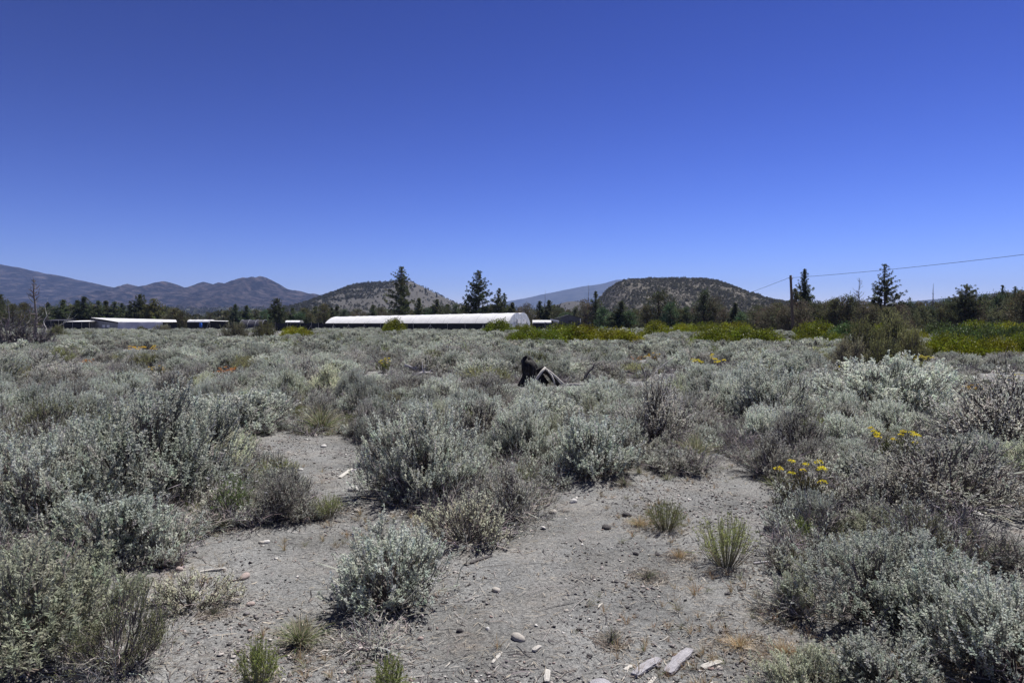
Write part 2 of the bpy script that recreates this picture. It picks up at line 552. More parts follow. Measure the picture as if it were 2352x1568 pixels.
def sage(seed, w, h, clumps=26, twigs=16, leaves=26, ll=0.020, lw=0.0060, col=SILVER, tl=0.13, spikes=10, dead=30,
         bare=0.0, stem_r=0.0075, sides=4, low=0.24, tuft=6, upright=0.75, twig_r=0.0016):
    """rounded shrub: gnarled stems from the base, foliage pads over an uneven dome, twigs set with small narrow leaves"""
    rng = np.random.default_rng(seed)
    st, fo = MB(), MB()
    az = rng.uniform(0, 2 * math.pi, clumps)
    ct = rng.uniform(0, 1, clumps) ** 0.75
    lown = rng.uniform(size=clumps) < low
    ct = np.where(lown, rng.uniform(0.0, 0.35, clumps), ct)
    sn = np.sqrt(1 - ct ** 2)
    lobe = 1 + 0.22 * np.sin(az * 2 + rng.uniform(0, 6)) + 0.14 * np.sin(az * 3 + rng.uniform(0, 6))
    rho = (1 - .55 * rng.uniform(0, 1, clumps) ** 1.6) * .95 * lobe
    rr = max(w / 2 - tl * 0.7, w * 0.25)
    hh = max(h - tl * 0.9, h * 0.4)
    C = np.stack([np.cos(az) * sn * rr * rho, np.sin(az) * sn * rr * rho, 0.10 * h + ct * hh * 0.92 * np.clip(rho * 1.12, .5, 1.06)], 1)
    out = unit(C * np.array([1, 1, 0.5]))
    # stems: base -> pad
    base = rng.normal(size=(clumps, 3)) * np.array([.05 * w, .05 * w, 0])
    base[:, 2] = -0.02
    k = 6
    t = np.linspace(0, 1, k)[None, :, None]
    ctrl = base * 0.35 + C * 0.65
    ctrl[:, 2] = C[:, 2] * rng.uniform(0.25, 0.6, clumps)
    P = base[:, None] * (1 - t) ** 2 + 2 * ctrl[:, None] * t * (1 - t) + C[:, None] * t ** 2
    P += rng.normal(size=P.shape) * 0.018 * w * np.sin(t * math.pi)
    sr = stem_r * (0.7 + 0.6 * rng.uniform(size=(clumps, 1))) * np.linspace(1.3, 0.35, k)[None]
    tubes(st, P, sr, sides, jitter_col(rng, TWIG, clumps, .2))
    # twigs in each pad
    n = clumps * twigs
    ci = np.repeat(np.arange(clumps), twigs)
    o = C[ci] + rng.normal(size=(n, 3)) * tl * 0.28
    d = unit(out[ci] * 0.45 + np.array([0, 0, upright]) + rng.normal(size=(n, 3)) * 0.30)
    tlen = tl * rng.uniform(0.55, 1.25, n)
    mid = o + d * tlen[:, None] * 0.5
    tip = mid + unit(d + np.array([0, 0, 0.45]) + rng.normal(size=(n, 3)) * .15) * tlen[:, None] * 0.5
    pb = P[ci, 3 + (rng.uniform(size=n) * 2).astype(int)]
    TP = np.stack([pb * 0.35 + o * 0.65, o, mid, tip], 1)
    tubes(st, TP, np.array([[1.6, 1.2, 0.9, 0.5]]) * twig_r, 3, jitter_col(rng, TWIG, n, .25))
    # leaves on the twigs
    live = rng.uniform(size=n) >= bare
    ti = np.repeat(np.where(live)[0], leaves)
    m = len(ti)
    s = rng.uniform(0.0, 1.05, m) ** 0.65
    p = np.where(s[:, None] < .5, o[ti] + (mid - o)[ti] * (s[:, None] * 2), mid[ti] + (tip - mid)[ti] * (s[:, None] * 2 - 1))
    dd = unit((tip - o)[ti] / tlen[ti][:, None] + rng.normal(size=(m, 3)) * 0.46 + np.array([0, 0, .1]))
    twc = np.repeat(jitter_col(rng, col, n, .14, .03)[live], leaves, 0)
    blades(fo, p, dd, ll * rng.uniform(.6, 1.3, m), lw * rng.uniform(.7, 1.3, m), np.clip(twc * (1 + rng.normal(size=(m, 1)) * .12), .01, .9), 0, rng)
    # upright leafy spikes over the crown
    if spikes:
        si = rng.choice(np.where(ct > 0.45)[0], spikes) if (ct > .45).any() else rng.integers(0, clumps, spikes)
        so = C[si] + rng.normal(size=(spikes, 3)) * tl * .35
        sl = tl * rng.uniform(1.1, 1.9, spikes)
        stip = so + unit(out[si] * .25 + np.array([0, 0, 1.0]) + rng.normal(size=(spikes, 3)) * .12) * sl[:, None]
        tubes(st, np.stack([so, (so + stip) / 2, stip], 1), np.array([[1.2, .9, .5]]) * twig_r, 3, (0.24, .22, .19))
        lv = int(leaves * 1.2)
        ti = np.repeat(np.arange(spikes), lv)
        s = rng.uniform(0.25, 1.0, len(ti))[:, None]
        p = so[ti] + (stip - so)[ti] * s
        dd = unit(unit((stip - so)[ti]) + rng.normal(size=(len(ti), 3)) * .5)
        blades(fo, p, dd, ll * .8, lw * .9, jitter_col(rng, np.asarray(col) * 1.12, len(ti), .12, .03), 0, rng)
    # bare dead twigs low down and inside
    if dead:
        da = rng.uniform(0, 2 * math.pi, dead)
        b = np.stack([np.cos(da), np.sin(da), np.zeros(dead)], 1) * w * rng.uniform(.02, .2, (dead, 1))
        e = np.stack([np.cos(da), np.sin(da), np.zeros(dead)], 1) * w * rng.uniform(.3, .56, (dead, 1))
        e[:, 2] = h * rng.uniform(0.02, .55, dead)
        Q = bend(rng, b, e, 5, .10)
        Q[:, :, 2] = np.maximum(Q[:, :, 2], 0.004)
        tubes(st, Q, np.linspace(2.6, .7, 5)[None] * twig_r * rng.uniform(.7, 1.6, (dead, 1)), 3, jitter_col(rng, DEADTWIG, dead, .25))
        # side twiglets
        j = np.repeat(np.arange(dead), 3)
        q0 = Q[j, 2 + (rng.uniform(size=len(j)) * 2).astype(int)]
        q1 = q0 + unit(Q[j, 4] - Q[j, 1] + rng.normal(size=(len(j), 3)) * .35 * w) * w * rng.uniform(.07, .2, (len(j), 1))
        q1[:, 2] = np.maximum(q1[:, 2], .01)
        tubes(st, bend(rng, q0, q1, 4, .1), np.linspace(1.1, .5, 4)[None] * twig_r, 3, jitter_col(rng, DEADTWIG, len(j), .25))
    return st, fo

def broom(seed, w, h, n=90, col=BROOM, leaves=26, ll=0.022, lw=0.0028, start=0.3, lean=0.5, dry=0.2, twig_r=0.0016, stemcol=(.20, .19, .13)):
    """rabbitbrush: many slim stems fanning up from one crown, thin leaves along the upper part"""
    rng = np.random.default_rng(seed)
    st, fo = MB(), MB()
    az = rng.uniform(0, 2 * math.pi, n)
    r = np.sqrt(rng.uniform(0, 1, n))
    b = np.stack([np.cos(az) * r * w * .12, np.sin(az) * r * w * .12, np.full(n, -0.01)], 1)
    H = h * rng.uniform(.62, 1.0, n) * (1 - 0.38 * r ** 2)
    e = np.stack([np.cos(az) * r * w * .5, np.sin(az) * r * w * .5, H], 1)
    k = 5
    t = np.linspace(0, 1, k)[None, :, None]
    c = np.stack([b[:, 0] + (e[:, 0] - b[:, 0]) * lean * 1.3, b[:, 1] + (e[:, 1] - b[:, 1]) * lean * 1.3, H * .42], 1)
    P = b[:, None] * (1 - t) ** 2 + 2 * c[:, None] * t * (1 - t) + e[:, None] * t ** 2
    P += rng.normal(size=P.shape) * .010 * w * t
    tubes(st, P, np.linspace(1.5, .6, k)[None] * twig_r, 3, jitter_col(rng, stemcol, n, .2))
    # side shoots
    ns = n * 2
    j = rng.integers(0, n, ns)
    kk = 2 + (rng.uniform(size=ns) * 2).astype(int)
    q0 = P[j, kk]
    q1 = q0 + unit(P[j, 4] - P[j, 2] + rng.normal(size=(ns, 3)) * .3 * h) * h * rng.uniform(.12, .28, (ns, 1))
    tubes(st, np.stack([q0, (q0 + q1) / 2 + rng.normal(size=q0.shape) * .008, q1], 1), np.array([[.8, .7, .4]]) * twig_r, 3, jitter_col(rng, stemcol, ns, .2))
    A0 = np.concatenate([P[:, 1] * (1 - start) + P[:, 2] * start, q0])
    A1 = np.concatenate([P[:, 3], (q0 + q1) / 2])
    A2 = np.concatenate([P[:, 4], q1])
    drym = rng.uniform(size=len(A0)) < dry
    ti = np.repeat(np.where(~drym)[0], leaves)
    s = rng.uniform(0, 1.03, len(ti))[:, None]
    p = np.where(s < .5, A0[ti] + (A1 - A0)[ti] * s * 2, A1[ti] + (A2 - A1)[ti] * (s * 2 - 1))
    d = unit(unit((A2 - A0)[ti]) + rng.normal(size=(len(ti), 3)) * .42)
    blades(fo, p, d, ll * rng.uniform(.6, 1.3, len(ti)), lw, jitter_col(rng, col, len(ti), .2, .05), 0, rng)
    return st, fo

def grass(seed, w, h, n=160, col=(.26, .25, .16), bw=0.0026, droop=0.5, green=0.3):
    """bunchgrass: arching tapered blades"""
    rng = np.random.default_rng(seed)
    mb = MB()
    az = rng.uniform(0, 2 * math.pi, n)
    r = rng.uniform(0, 1, n) ** .7
    H = h * rng.uniform(.35, 1.0, n) * (1 - .45 * r)
    d = np.stack([np.cos(az), np.sin(az), np.zeros(n)], 1)
    b = d * r[:, None] * w * .10 * rng.uniform(.3, 1.2, (n, 1))
    e = d * (r * w * .5)[:, None]
    k = 5
    t = np.linspace(0, 1, k)
    P = np.zeros((n, k, 3))
    for i, tt in enumerate(t):
        P[:, i] = b + (e - b) * tt ** (1 + droop)
        P[:, i, 2] = H * (1 - (1 - tt) ** (1.35)) * (1 - droop * .35 * r * tt ** 2)
    P += rng.normal(size=P.shape) * .010 * w * t[None, :, None]
    P[:, :, 2] = np.maximum(P[:, :, 2], .002 - .01 * (t[None] == 0))
    side = unit(np.cross(d, [0, 0, 1]) + rng.normal(size=d.shape) * .5)
    wd = bw * np.array([.8, 1, .85, .6, .15])[None, :, None] * rng.uniform(.7, 1.4, (n, 1, 1))
    V = np.stack([P - side[:, None] * wd / 2, P + side[:, None] * wd / 2], 2)
    idx = np.arange(n * k * 2).reshape(n, k, 2)
    f = np.stack([idx[:, :-1, 0], idx[:, :-1, 1], idx[:, 1:, 1], idx[:, 1:, 0]], -1).reshape(-1, 4)
    c = jitter_col(rng, col, n, .2, .05)
    g = rng.uniform(size=n) < green
    c[g] = jitter_col(rng, (.15, .19, .07), int(g.sum()), .2)
    mb.add(V.reshape(-1, 3), f, np.repeat(c, k * 2, 0))
    return mb

def deadshrub(seed, w, h, n=40, col=DEADTWIG, r0=0.008, gen2=6, gen3=3):
    """leafless branching shrub"""
    rng = np.random.default_rng(seed)
    st = MB()
    az = rng.uniform(0, 2 * math.pi, n)
    el = rng.uniform(.15, 1.35, n)
    b = rng.normal(size=(n, 3)) * np.array([.06 * w, .06 * w, 0])
    e = np.stack([np.cos(az) * np.cos(el) * w * .5, np.sin(az) * np.cos(el) * w * .5, np.sin(el) * h * rng.uniform(.6, 1, n)], 1)
    P = bend(rng, b, e, 6, .09)
    P[:, :, 2] = np.maximum(P[:, :, 2], .005)
    tubes(st, P, np.linspace(1.3, .3, 6)[None] * r0 * rng.uniform(.6, 1.3, (n, 1)), 4, jitter_col(rng, col, n, .22))
    j = np.repeat(np.arange(n), gen2)
    kk = rng.integers(2, 6, len(j))
    q0 = P[j, kk]
    q1 = q0 + unit(unit(e - b)[j] + rng.normal(size=(len(j), 3)) * .55 + np.array([0, 0, .25])) * w * rng.uniform(.08, .26, (len(j), 1))
    q1[:, 2] = np.maximum(q1[:, 2], .02)
    Q = bend(rng, q0, q1, 4, .1)
    tubes(st, Q, np.linspace(.45, .16, 4)[None] * r0, 3, jitter_col(rng, col, len(j), .22))
    j2 = np.repeat(np.arange(len(j)), gen3)
    r0_ = Q[j2, rng.integers(1, 4, len(j2))]
    r1 = r0_ + unit((q1 - q0)[j2] / np.maximum(np.linalg.norm((q1 - q0)[j2], axis=1, keepdims=True), 1e-6) + rng.normal(size=(len(j2), 3)) * .6) * w * rng.uniform(.03, .1, (len(j2), 1))
    tubes(st, np.stack([r0_, (r0_ + r1) / 2, r1], 1), np.array([[.18, .15, .09]]) * r0, 3, jitter_col(rng, col, len(j2), .22))
    return st

def manzanita(seed, w, h, pads=60, per=60, ll=0.085, lw=0.055, col=(.175, .215, .018)):
    """low spreading mound of broad yellow-green leaves"""
    rng = np.random.default_rng(seed)
    st, fo = MB(), MB()
    az = rng.uniform(0, 2 * math.pi, pads)
    r = np.sqrt(rng.uniform(0, 1, pads))
    top = h * (1 - r ** 2.4 * .8) * rng.uniform(.75, 1.05, pads)
    C = np.stack([np.cos(az) * r * w * .5, np.sin(az) * r * w * .5, top * rng.uniform(.35, 1.05, pads)], 1)
    b = C * np.array([.25, .25, 0]) + rng.normal(size=C.shape) * np.array([.03, .03, 0]) * w
    tubes(st, bend(rng, b, C, 5, .08), np.linspace(.022, .006, 5)[None], 4, jitter_col(rng, (.12, .06, .04), pads))
    ci = np.repeat(np.arange(pads), per)
    m = len(ci)
    off = rng.normal(size=(m, 3)) * np.array([.058, .058, .042]) * min(w, 3.0)
    p = C[ci] + off
    p[:, 2] = np.maximum(p[:, 2], .03)
    d = unit(unit(off) * .5 + np.array([0, 0, .6]) + rng.normal(size=(m, 3)) * .5)
    padc = np.repeat(jitter_col(rng, col, pads, .30, .06), per, 0)
    blades(fo, p, d, ll * rng.uniform(.7, 1.4, m), lw * rng.uniform(.7, 1.3, m), np.clip(padc * (1 + rng.normal(size=(m, 1)) * .2), .006, .6), 0, rng)
    return st, fo

def joined(stfo, name, leafmat=None):
    st, fo = stfo
    mb = MB().merge(st, 0).merge(fo, 1)
    return mb.mesh(name, [M_bark, leafmat or M_leaf])

def split(stfo, name, leafmat=None):
    st, fo = stfo
    return [("stems", st.mesh(name + "_stems", M_bark)), ("foliage", fo.mesh(name + "_foliage", leafmat or M_leaf))]

# ------------------------------------------------------------------ near shrub kinds: (reference width, reference height, parts)
NEAR = {}
def near(kind, w, h, stfo, leafmat=None):
    NEAR.setdefault(kind, []).append((w, h, split(stfo, kind, leafmat)))

for i in range(3):
    near("sage_large", 1.25, .85, sage(10 + i, 1.25, .85, 120, 12, 32, .022, .0080, SILVER, .15, 95, 40, bare=.03, upright=.95))
for i in range(3):
    near("sage_medium", .75, .55, sage(20 + i, .75, .55, 66, 11, 32, .020, .0076, SILVER, .12, 34, 30, bare=.04, upright=.95))
for i in range(2):
    near("sage_small", .42, .32, sage(30 + i, .42, .32, 36, 9, 28, .015, .0056, SILVER, .085, 18, 20, bare=.04, upright=.95, stem_r=.006))
for i in range(3):
    near("grey_shrub", .75, .55, sage(40 + i, .75, .55, 48, 15, 18, .017, .0058, GREYS, .13, 20, 100, bare=.3, upright=.95))
for i in range(2):
    near("green_sage", .8, .6, sage(50 + i, .8, .6, 70, 13, 30, .024, .0058, GREENSAGE, .13, 30, 40, bare=.05, upright=1.1))
for i in range(2):
    near("bitterbrush", .9, .65, sage(60 + i, .9, .65, 44, 15, 15, .015, .0062, (.27, .275, .155), .14, 18, 90, bare=.22, upright=.9))
for i in range(3):
    near("rabbitbrush", .42, .40, broom(70 + i, .42, .40, 85, BROOM, 20, .017, .0028))
for i in range(2):
    near("green_broom", .22, .34, broom(75 + i, .22, .34, 62, (.22, .27, .09), 36, .013, .0030, start=.0, lean=.62, dry=.03))
for i in range(2):
    near("dead_shrub", .6, .38, (deadshrub(80 + i, .6, .38, 52), sage(85 + i, .5, .33, 10, 7, 10, .012, .004, GREYS, .08, 0, 0, bare=.3)[1]))
for i in range(3):
    g = grass(90 + i, .5, .36, 340, (.33, .315, .22), .0042)
    NEAR.setdefault("bunchgrass", []).append((.5, .36, [("blades", g.mesh("bunchgrass_blades", M_dry))]))
for i in range(2):
    g = grass(95 + i, .3, .13, 130, (.20, .19, .16), .0034, .8, .12)
    NEAR.setdefault("dry_tuft", []).append((.3, .13, [("blades", g.mesh("tuft_blades", M_dry))]))
for i in range(2):
    g = grass(97 + i, .45, .12, 260, (.42, .31, .19), .0022, .5, .05)
    NEAR.setdefault("cheatgrass", []).append((.45, .12, [("blades", g.mesh("cheatgrass_blades", M_dry))]))
near("pale_shrub", .42, .26, sage(101, .42, .26, 20, 14, 16, .014, .0042, (.55, .54, .42), .08, 8, 40, bare=.1, stem_r=.006))

# middle-distance shrubs: one mesh each, larger and fewer leaves
MID = []
for i in range(5):
    MID.append((1.0, .72, joined(sage(200 + i, 1.0, .72, 56, 9, 15, .038, .0150, (.450, .475, .405), .16, 34, 16, bare=.04, sides=3, twig_r=.0022, low=.15, upright=.95), "mid_sage")))
for i in range(3):
    MID.append((.9, .60, joined(sage(210 + i, .9, .60, 40, 11, 11, .032, .0120, GREYS, .15, 16, 60, bare=.22, sides=3, upright=.95, twig_r=.0024, low=.15), "mid_grey")))
MID.append((.9, .6, joined(sage(220, .9, .60, 36, 13, 9, .034, .0095, (.27, .28, .13), .14, 18, 30, bare=.1, sides=3, twig_r=.0022), "mid_green")))
MID.append((.6, .5, joined(broom(225, .6, .5, 90, (.30, .32, .14), 10, .034, .0055, twig_r=.0026), "mid_broom")))
FAR = []
for i in range(4):
    FAR.append(joined(sage(230 + i, 1.15, .78, 36, 7, 7, .080, .036, (.390, .412, .345), .18, 14, 6, low=.10, sides=3, twig_r=.004), "far_sage"))
for i in range(2):
    FAR.append(joined(sage(240 + i, 1.1, .66, 26, 8, 4, .065, .026, (.36, .355, .30), .17, 8, 22, bare=.25, sides=3, twig_r=.004), "far_grey"))
FAR.append(joined(sage(245, 1.1, .66, 26, 8, 5, .070, .028, (.25, .28, .14), .16, 10, 10, sides=3, twig_r=.004), "far_green"))
# ------------------------------------------------------------------ tree builders (trunk and crown)
PINE = (.080, .096, .045)
JUNI = (.098, .104, .057)
FIR = (.082, .104, .060)
TRUNK = (.085, .062, .048)

def pine(seed, h, w, cb=.22, col=PINE, gap=.15, clump=.42, per=22, whorl=.55, shape=.8, droop=.0, top=.10, nb=5, bare_low=0.0):
    """conifer with whorls of limbs that carry tufts of needles"""
    rng = np.random.default_rng(seed)
    tr, cr = MB(), MB()
    lean = rng.normal(size=2) * .012 * h
    zz = np.linspace(-.2, h, 9)
    TP = np.stack([lean[0] * (zz / h) ** 2, lean[1] * (zz / h) ** 2, zz], 1)
    r0 = .014 * h + .06
    tubes(tr, TP[None], (r0 * (1 - np.clip(zz / h, 0, 1)) ** .85 + .02)[None], 7, TRUNK)
    z = cb * h
    A, B = [], []
    side = 1 + .22 * rng.normal(size=8)
    while z < h * .985:
        u = (z / h - cb) / (1 - cb)
        rad = w / 2 * 1.55 * (min(1, (u + .12) / .30)) ** .7 * (1 - u) ** shape + top * w * .12
        a0 = rng.uniform(0, 6.28)
        for b in range(nb):
            if rng.uniform() < gap:
                continue
            a = a0 + b * 6.283 / nb + rng.normal() * .25
            ln = rad * rng.uniform(.5, 1.15) * side[int(a / 6.283 * 8) % 8]
            ln = min(ln, rad * 1.12)
            A.append((lean[0] * (z / h) ** 2, lean[1] * (z / h) ** 2, z))
            up = (.10 + .55 * u - droop) * ln + rng.normal() * .06 * ln
            B.append((A[-1][0] + math.cos(a) * ln, A[-1][1] + math.sin(a) * ln, z + up))
        z += whorl * rng.uniform(.7, 1.3) * (1 - .45 * u)
    A, B = np.array(A), np.array(B)
    P = bend(rng, A, B, 5, .05)
    P[:, 1:4, 2] -= .05 * np.linalg.norm(B - A, axis=1)[:, None]
    ln = np.linalg.norm(B - A, axis=1)
    tubes(tr, P, (np.linspace(.028, .008, 5)[None] * (.5 + ln[:, None] / 2.5)), 4, jitter_col(rng, TRUNK, len(A), .2))
    # tufts
    clump = clump * (.72 if clump > .6 else .85)
    cen, cs = [], []
    for i in range(len(A)):
        k = max(2, int(ln[i] / (clump * .62)))
        for s in np.linspace(.35, 1.0, k):
            if P[i, 0, 2] < bare_low * h and rng.uniform() < .75:
                continue
            q = P[i, 0] * (1 - s) + P[i, 4] * s
            j = min(4, int(s * 4))
            q = q * .4 + P[i, j] * .6 + rng.normal(size=3) * np.array([.22, .22, .10]) * clump
            cen.append(q)
            cs.append(clump * rng.uniform(.65, 1.15) * min(1, max(.58, 1.5 - 1.1 * (P[i, 0, 2] / h - cb) / (1 - cb))))
    cen.append(np.array([TP[-1][0], TP[-1][1], h - .1])); cs.append(clump * .55)
    cen, cs = np.array(cen), np.array(cs)
    ti = np.repeat(np.arange(len(cen)), per)
    m = len(ti)
    d = unit(rng.normal(size=(m, 3)) + np.array([0, 0, .35]))
    p = cen[ti] + d * cs[ti][:, None] * .08
    tc_ = np.repeat(jitter_col(rng, col, len(cen), .22, .06), per, 0)
    blades(cr, p, d, cs[ti] * rng.uniform(.5, .95, m), cs[ti] * .24, np.clip(tc_ * (1 + rng.normal(size=(m, 1)) * .2), .004, .4), 0, rng, .6)
    return tr.mesh("trunk", M_bark), cr.mesh("crown", M_needle)

def juniper(seed, h, w, col=JUNI, pads=110, per=34, cone=.55, ls=.20, base=.04, gap=0.0):
    """bushy conifer: foliage sprays in pads round a short trunk, from the ground up"""
    rng = np.random.default_rng(seed)
    tr, cr = MB(), MB()
    zz = np.linspace(-.2, h * .93, 7)
    TP = np.stack([rng.normal() * .02 * zz, rng.normal() * .02 * zz, zz], 1)
    tubes(tr, TP[None], (.035 * h * (1 - np.clip(zz / h, 0, 1)) + .02)[None], 6, TRUNK)
    u = rng.uniform(0, 1, pads) ** 1.15
    az = rng.uniform(0, 6.283, pads)
    lob = 1 + .2 * np.sin(az * 2 + rng.uniform(0, 6) + u * 5) + .16 * np.sin(az * 3 + u * 9 + rng.uniform(0, 6))
    rad = w / 2 * ((1 - cone) * np.sqrt(np.clip(1 - (u * 1.02 - .02) ** 2.6, 0, 1)) + cone * (1 - u) ** .85) * np.clip(.55 + u * 6, 0, 1) * lob
    rr = rad * np.sqrt(rng.uniform(.18, 1.0, pads))
    C = np.stack([np.cos(az) * rr, np.sin(az) * rr, base * h + u * h * (.95 - base)], 1)
    ax = np.stack([np.zeros(pads), np.zeros(pads), np.maximum(C[:, 2] - rr * .7, .1)], 1)
    tubes(tr, bend(rng, ax, C, 4, .06), np.linspace(.035, .01, 4)[None], 3, jitter_col(rng, TRUNK, pads, .2))
    ti = np.repeat(np.arange(pads), per)
    m = len(ti)
    psz = (.10 * w + .16) * rng.uniform(.7, 1.25, pads)
    off = rng.normal(size=(m, 3)) * np.array([.50, .50, .42]) * psz[ti][:, None]
    out_ = unit(C * np.array([1, 1, .25]) + 1e-3)[ti]
    d = unit(out_ * .5 + np.array([0, 0, .55]) + unit(off) * .5 + rng.normal(size=(m, 3)) * .4)
    pc = np.repeat(jitter_col(rng, col, pads, .32, .07), per, 0)
    p = C[ti] + off
    p[:, 2] = np.maximum(p[:, 2], .05)
    blades(cr, p, d, ls * rng.uniform(.7, 1.5, m), ls * .45 * rng.uniform(.7, 1.3, m), np.clip(pc * (1 + rng.normal(size=(m, 1)) * .22), .004, .4), 0, rng)
    return tr.mesh("trunk", M_bark), cr.mesh("crown", M_needle)

def snag(seed, h, w, col=(.17, .155, .15), n=26, r0=.09, start=.3, up=.5):
    """dead standing tree: bare tapering trunk and leafless limbs"""
    rng = np.random.default_rng(seed)
    tr, br = MB(), MB()
    z = np.linspace(-.2, h, 9)
    w_ = np.cumsum(rng.normal(size=(9, 2)) * .008 * h, 0) * (z[:, None] > 0)
    TP = np.concatenate([w_, z[:, None]], 1)
    tubes(tr, TP[None], (r0 * (1 - np.clip(z / h, 0, 1)) ** .8 + .012)[None], 6, col)
    s = rng.uniform(start, .97, n)
    i = s * 8
    A = TP[np.floor(i).astype(int)] * (1 - (i % 1))[:, None] + TP[np.minimum(np.ceil(i).astype(int), 8)] * (i % 1)[:, None]
    a = rng.uniform(0, 6.28, n)
    ln = w / 2 * (1.15 - s) / (1.15 - start) * rng.uniform(.5, 1.1, n)
    B = A + np.stack([np.cos(a) * ln, np.sin(a) * ln, ln * up * rng.uniform(.3, 1.6, n)], 1)
    P = bend(rng, A, B, 5, .10)
    tubes(br, P, np.linspace(.40, .10, 5)[None] * r0, 4, jitter_col(rng, col, n, .2))
    j = np.repeat(np.arange(n), 4)
    q0 = P[j, rng.integers(2, 5, len(j))]
    q1 = q0 + unit((B - A)[j] + rng.normal(size=(len(j), 3)) * .5 * ln[j][:, None] + np.array([0, 0, .3])) * (ln[j] * rng.uniform(.2, .45, len(j)))[:, None]
    tubes(br, bend(rng, q0, q1, 4, .1), np.linspace(.14, .06, 4)[None] * r0, 3, jitter_col(rng, col, len(j), .2))
    return tr.mesh("trunk", M_bark), br.mesh("bare_crown", M_bark)

def tree(name, label, meshes, loc, rz=0.0, scl=1.0, cat="tree", group=None, second="crown"):
    t = thing(name, label, cat, loc, rz, scl, group)
    put("trunk", meshes[0], t)
    put(second, meshes[1], t)
    return t

def tree_at(px, top, depth):
    x, y, ztop = at(px, top, depth)
    zb = h1(x, y) - .05
    return (x, y, zb), ztop - zb

# heroes: each pine that stands out has its own shape
def hero(px, top, depth, wpx, label, seed, name="pine_tree", **kw):
    loc, h = tree_at(px, top, depth)
    tree(name, label, pine(seed, h, wpx * m_per_px(depth), **kw), loc, group="tall pines")

hero(922, 613, 172, 58, "tall ponderosa pine with bare lower trunk rising behind the white greenhouses", 301, cb=.24, gap=.22, clump=.95, per=25, whorl=.80, shape=.62, nb=7)
hero(1100, 623, 165, 62, "broad dark pine with ragged top behind the right end of the greenhouses", 302, cb=.06, gap=.22, clump=.95, per=25, whorl=.80, shape=.68, nb=7)
hero(1849, 617, 118, 54, "dense conical pine just right of the utility pole", 303, cb=.08, gap=.10, clump=.62, per=25, whorl=.50, shape=1.0, nb=7)
hero(2034, 605, 108, 84, "open pine with tiered horizontal limbs, crossed by the power line", 304, cb=.14, gap=.22, clump=.50, per=25, whorl=.60, shape=.95, nb=6)
hero(2216, 657, 112, 60, "half dead pine with bare pale limbs on its lower right side", 305, cb=.30, gap=.14, clump=.62, per=25, whorl=.50, shape=.45, nb=6)
hero(2304, 654, 125, 46, "pointed pine second from the right edge of the picture", 306, cb=.08, gap=.1, clump=.42, per=25, whorl=.45, shape=1.05)
hero(2332, 657, 122, 46, "pointed pine at the far right edge behind dark junipers", 307, cb=.08, gap=.1, clump=.42, per=25, whorl=.45, shape=1.0)
hero(1145, 662, 160, 40, "narrow pointed pine beside the broad dark pine near the greenhouses", 308, cb=.08, gap=.05, clump=.7, per=25, whorl=.5, shape=.95)
hero(1160, 672, 168, 34, "short pine right of the narrow pointed one behind the greenhouse end", 309, cb=.10, gap=.1, clump=.7, per=25, whorl=.55, shape=.8)
hero(636, 687, 175, 34, "rounded dense pine standing alone left of the greenhouses", 310, name="pine_tree", cb=.06, gap=.04, clump=.8, per=25, whorl=.5, shape=.5)
hero(321, 676, 185, 48, "tallest broad pine above the left white-roofed shelter", 311, cb=.05, gap=.06, clump=.9, per=25, whorl=.6, shape=.75, nb=6)
hero(353, 686, 182, 44, "yellowish pine beside the tallest one above the left shelter", 312, cb=.05, gap=.08, clump=.9, per=25, whorl=.6, shape=.7, col=(.105, .108, .042), nb=6)
hero(1368, 668, 150, 40, "green pine with a thin leading spike left of the flat butte", 313, cb=.05, gap=.1, clump=.7, per=25, whorl=.55, shape=1.0)
hero(1828, 664, 112, 34, "small round-topped pine directly behind the utility pole", 314, cb=.15, gap=.1, clump=.6, per=25, whorl=.5, shape=.45, col=(.085, .092, .046))
hero(0, 676, 160, 60, "dark pine cut by the left edge of the picture", 315, cb=.05, gap=.08, clump=.8, per=25, whorl=.6, shape=.8)

def hsnag(px, top, depth, wpx, label, seed, **kw):
    loc, h = tree_at(px, top, depth)
    t = tree("dead_tree", label, snag(seed, h, wpx * m_per_px(depth), **kw), loc, cat="dead tree", group="dead standing trees")

hsnag(1972, 637, 112, 34, "bare grey dead tree with upswept twigs left of the tiered pine", 320, n=34, r0=.10, start=.45, up=1.3)
hsnag(2142, 650, 118, 10, "thin bare spike of a dead tree between the two right-hand pines", 321, n=18, r0=.16, start=.2, up=.1)
hsnag(2124, 690, 116, 6, "short dead spike just left of the thin bare one", 322, n=10, r0=.10, start=.3, up=.1)
hsnag(1344, 650, 150, 9, "thin pale dead tree standing against the far blue mountain", 323, n=20, r0=.11, start=.2, up=.3, col=(.24, .22, .21))
hsnag(1250, 666, 170, 7, "faint dead spike nearest the greenhouse end, before the blue mountain", 324, n=14, r0=.10, start=.2, up=.2)
hsnag(80, 634, 75, 52, "weathered dead juniper with twisted pale limbs at the left", 325, n=34, r0=.16, start=.18, up=.75, col=(.15, .135, .13))
hsnag(20, 692, 120, 10, "short dead pole at the left edge behind the grey dead brush", 326, n=8, r0=.12, start=.3, up=.3)

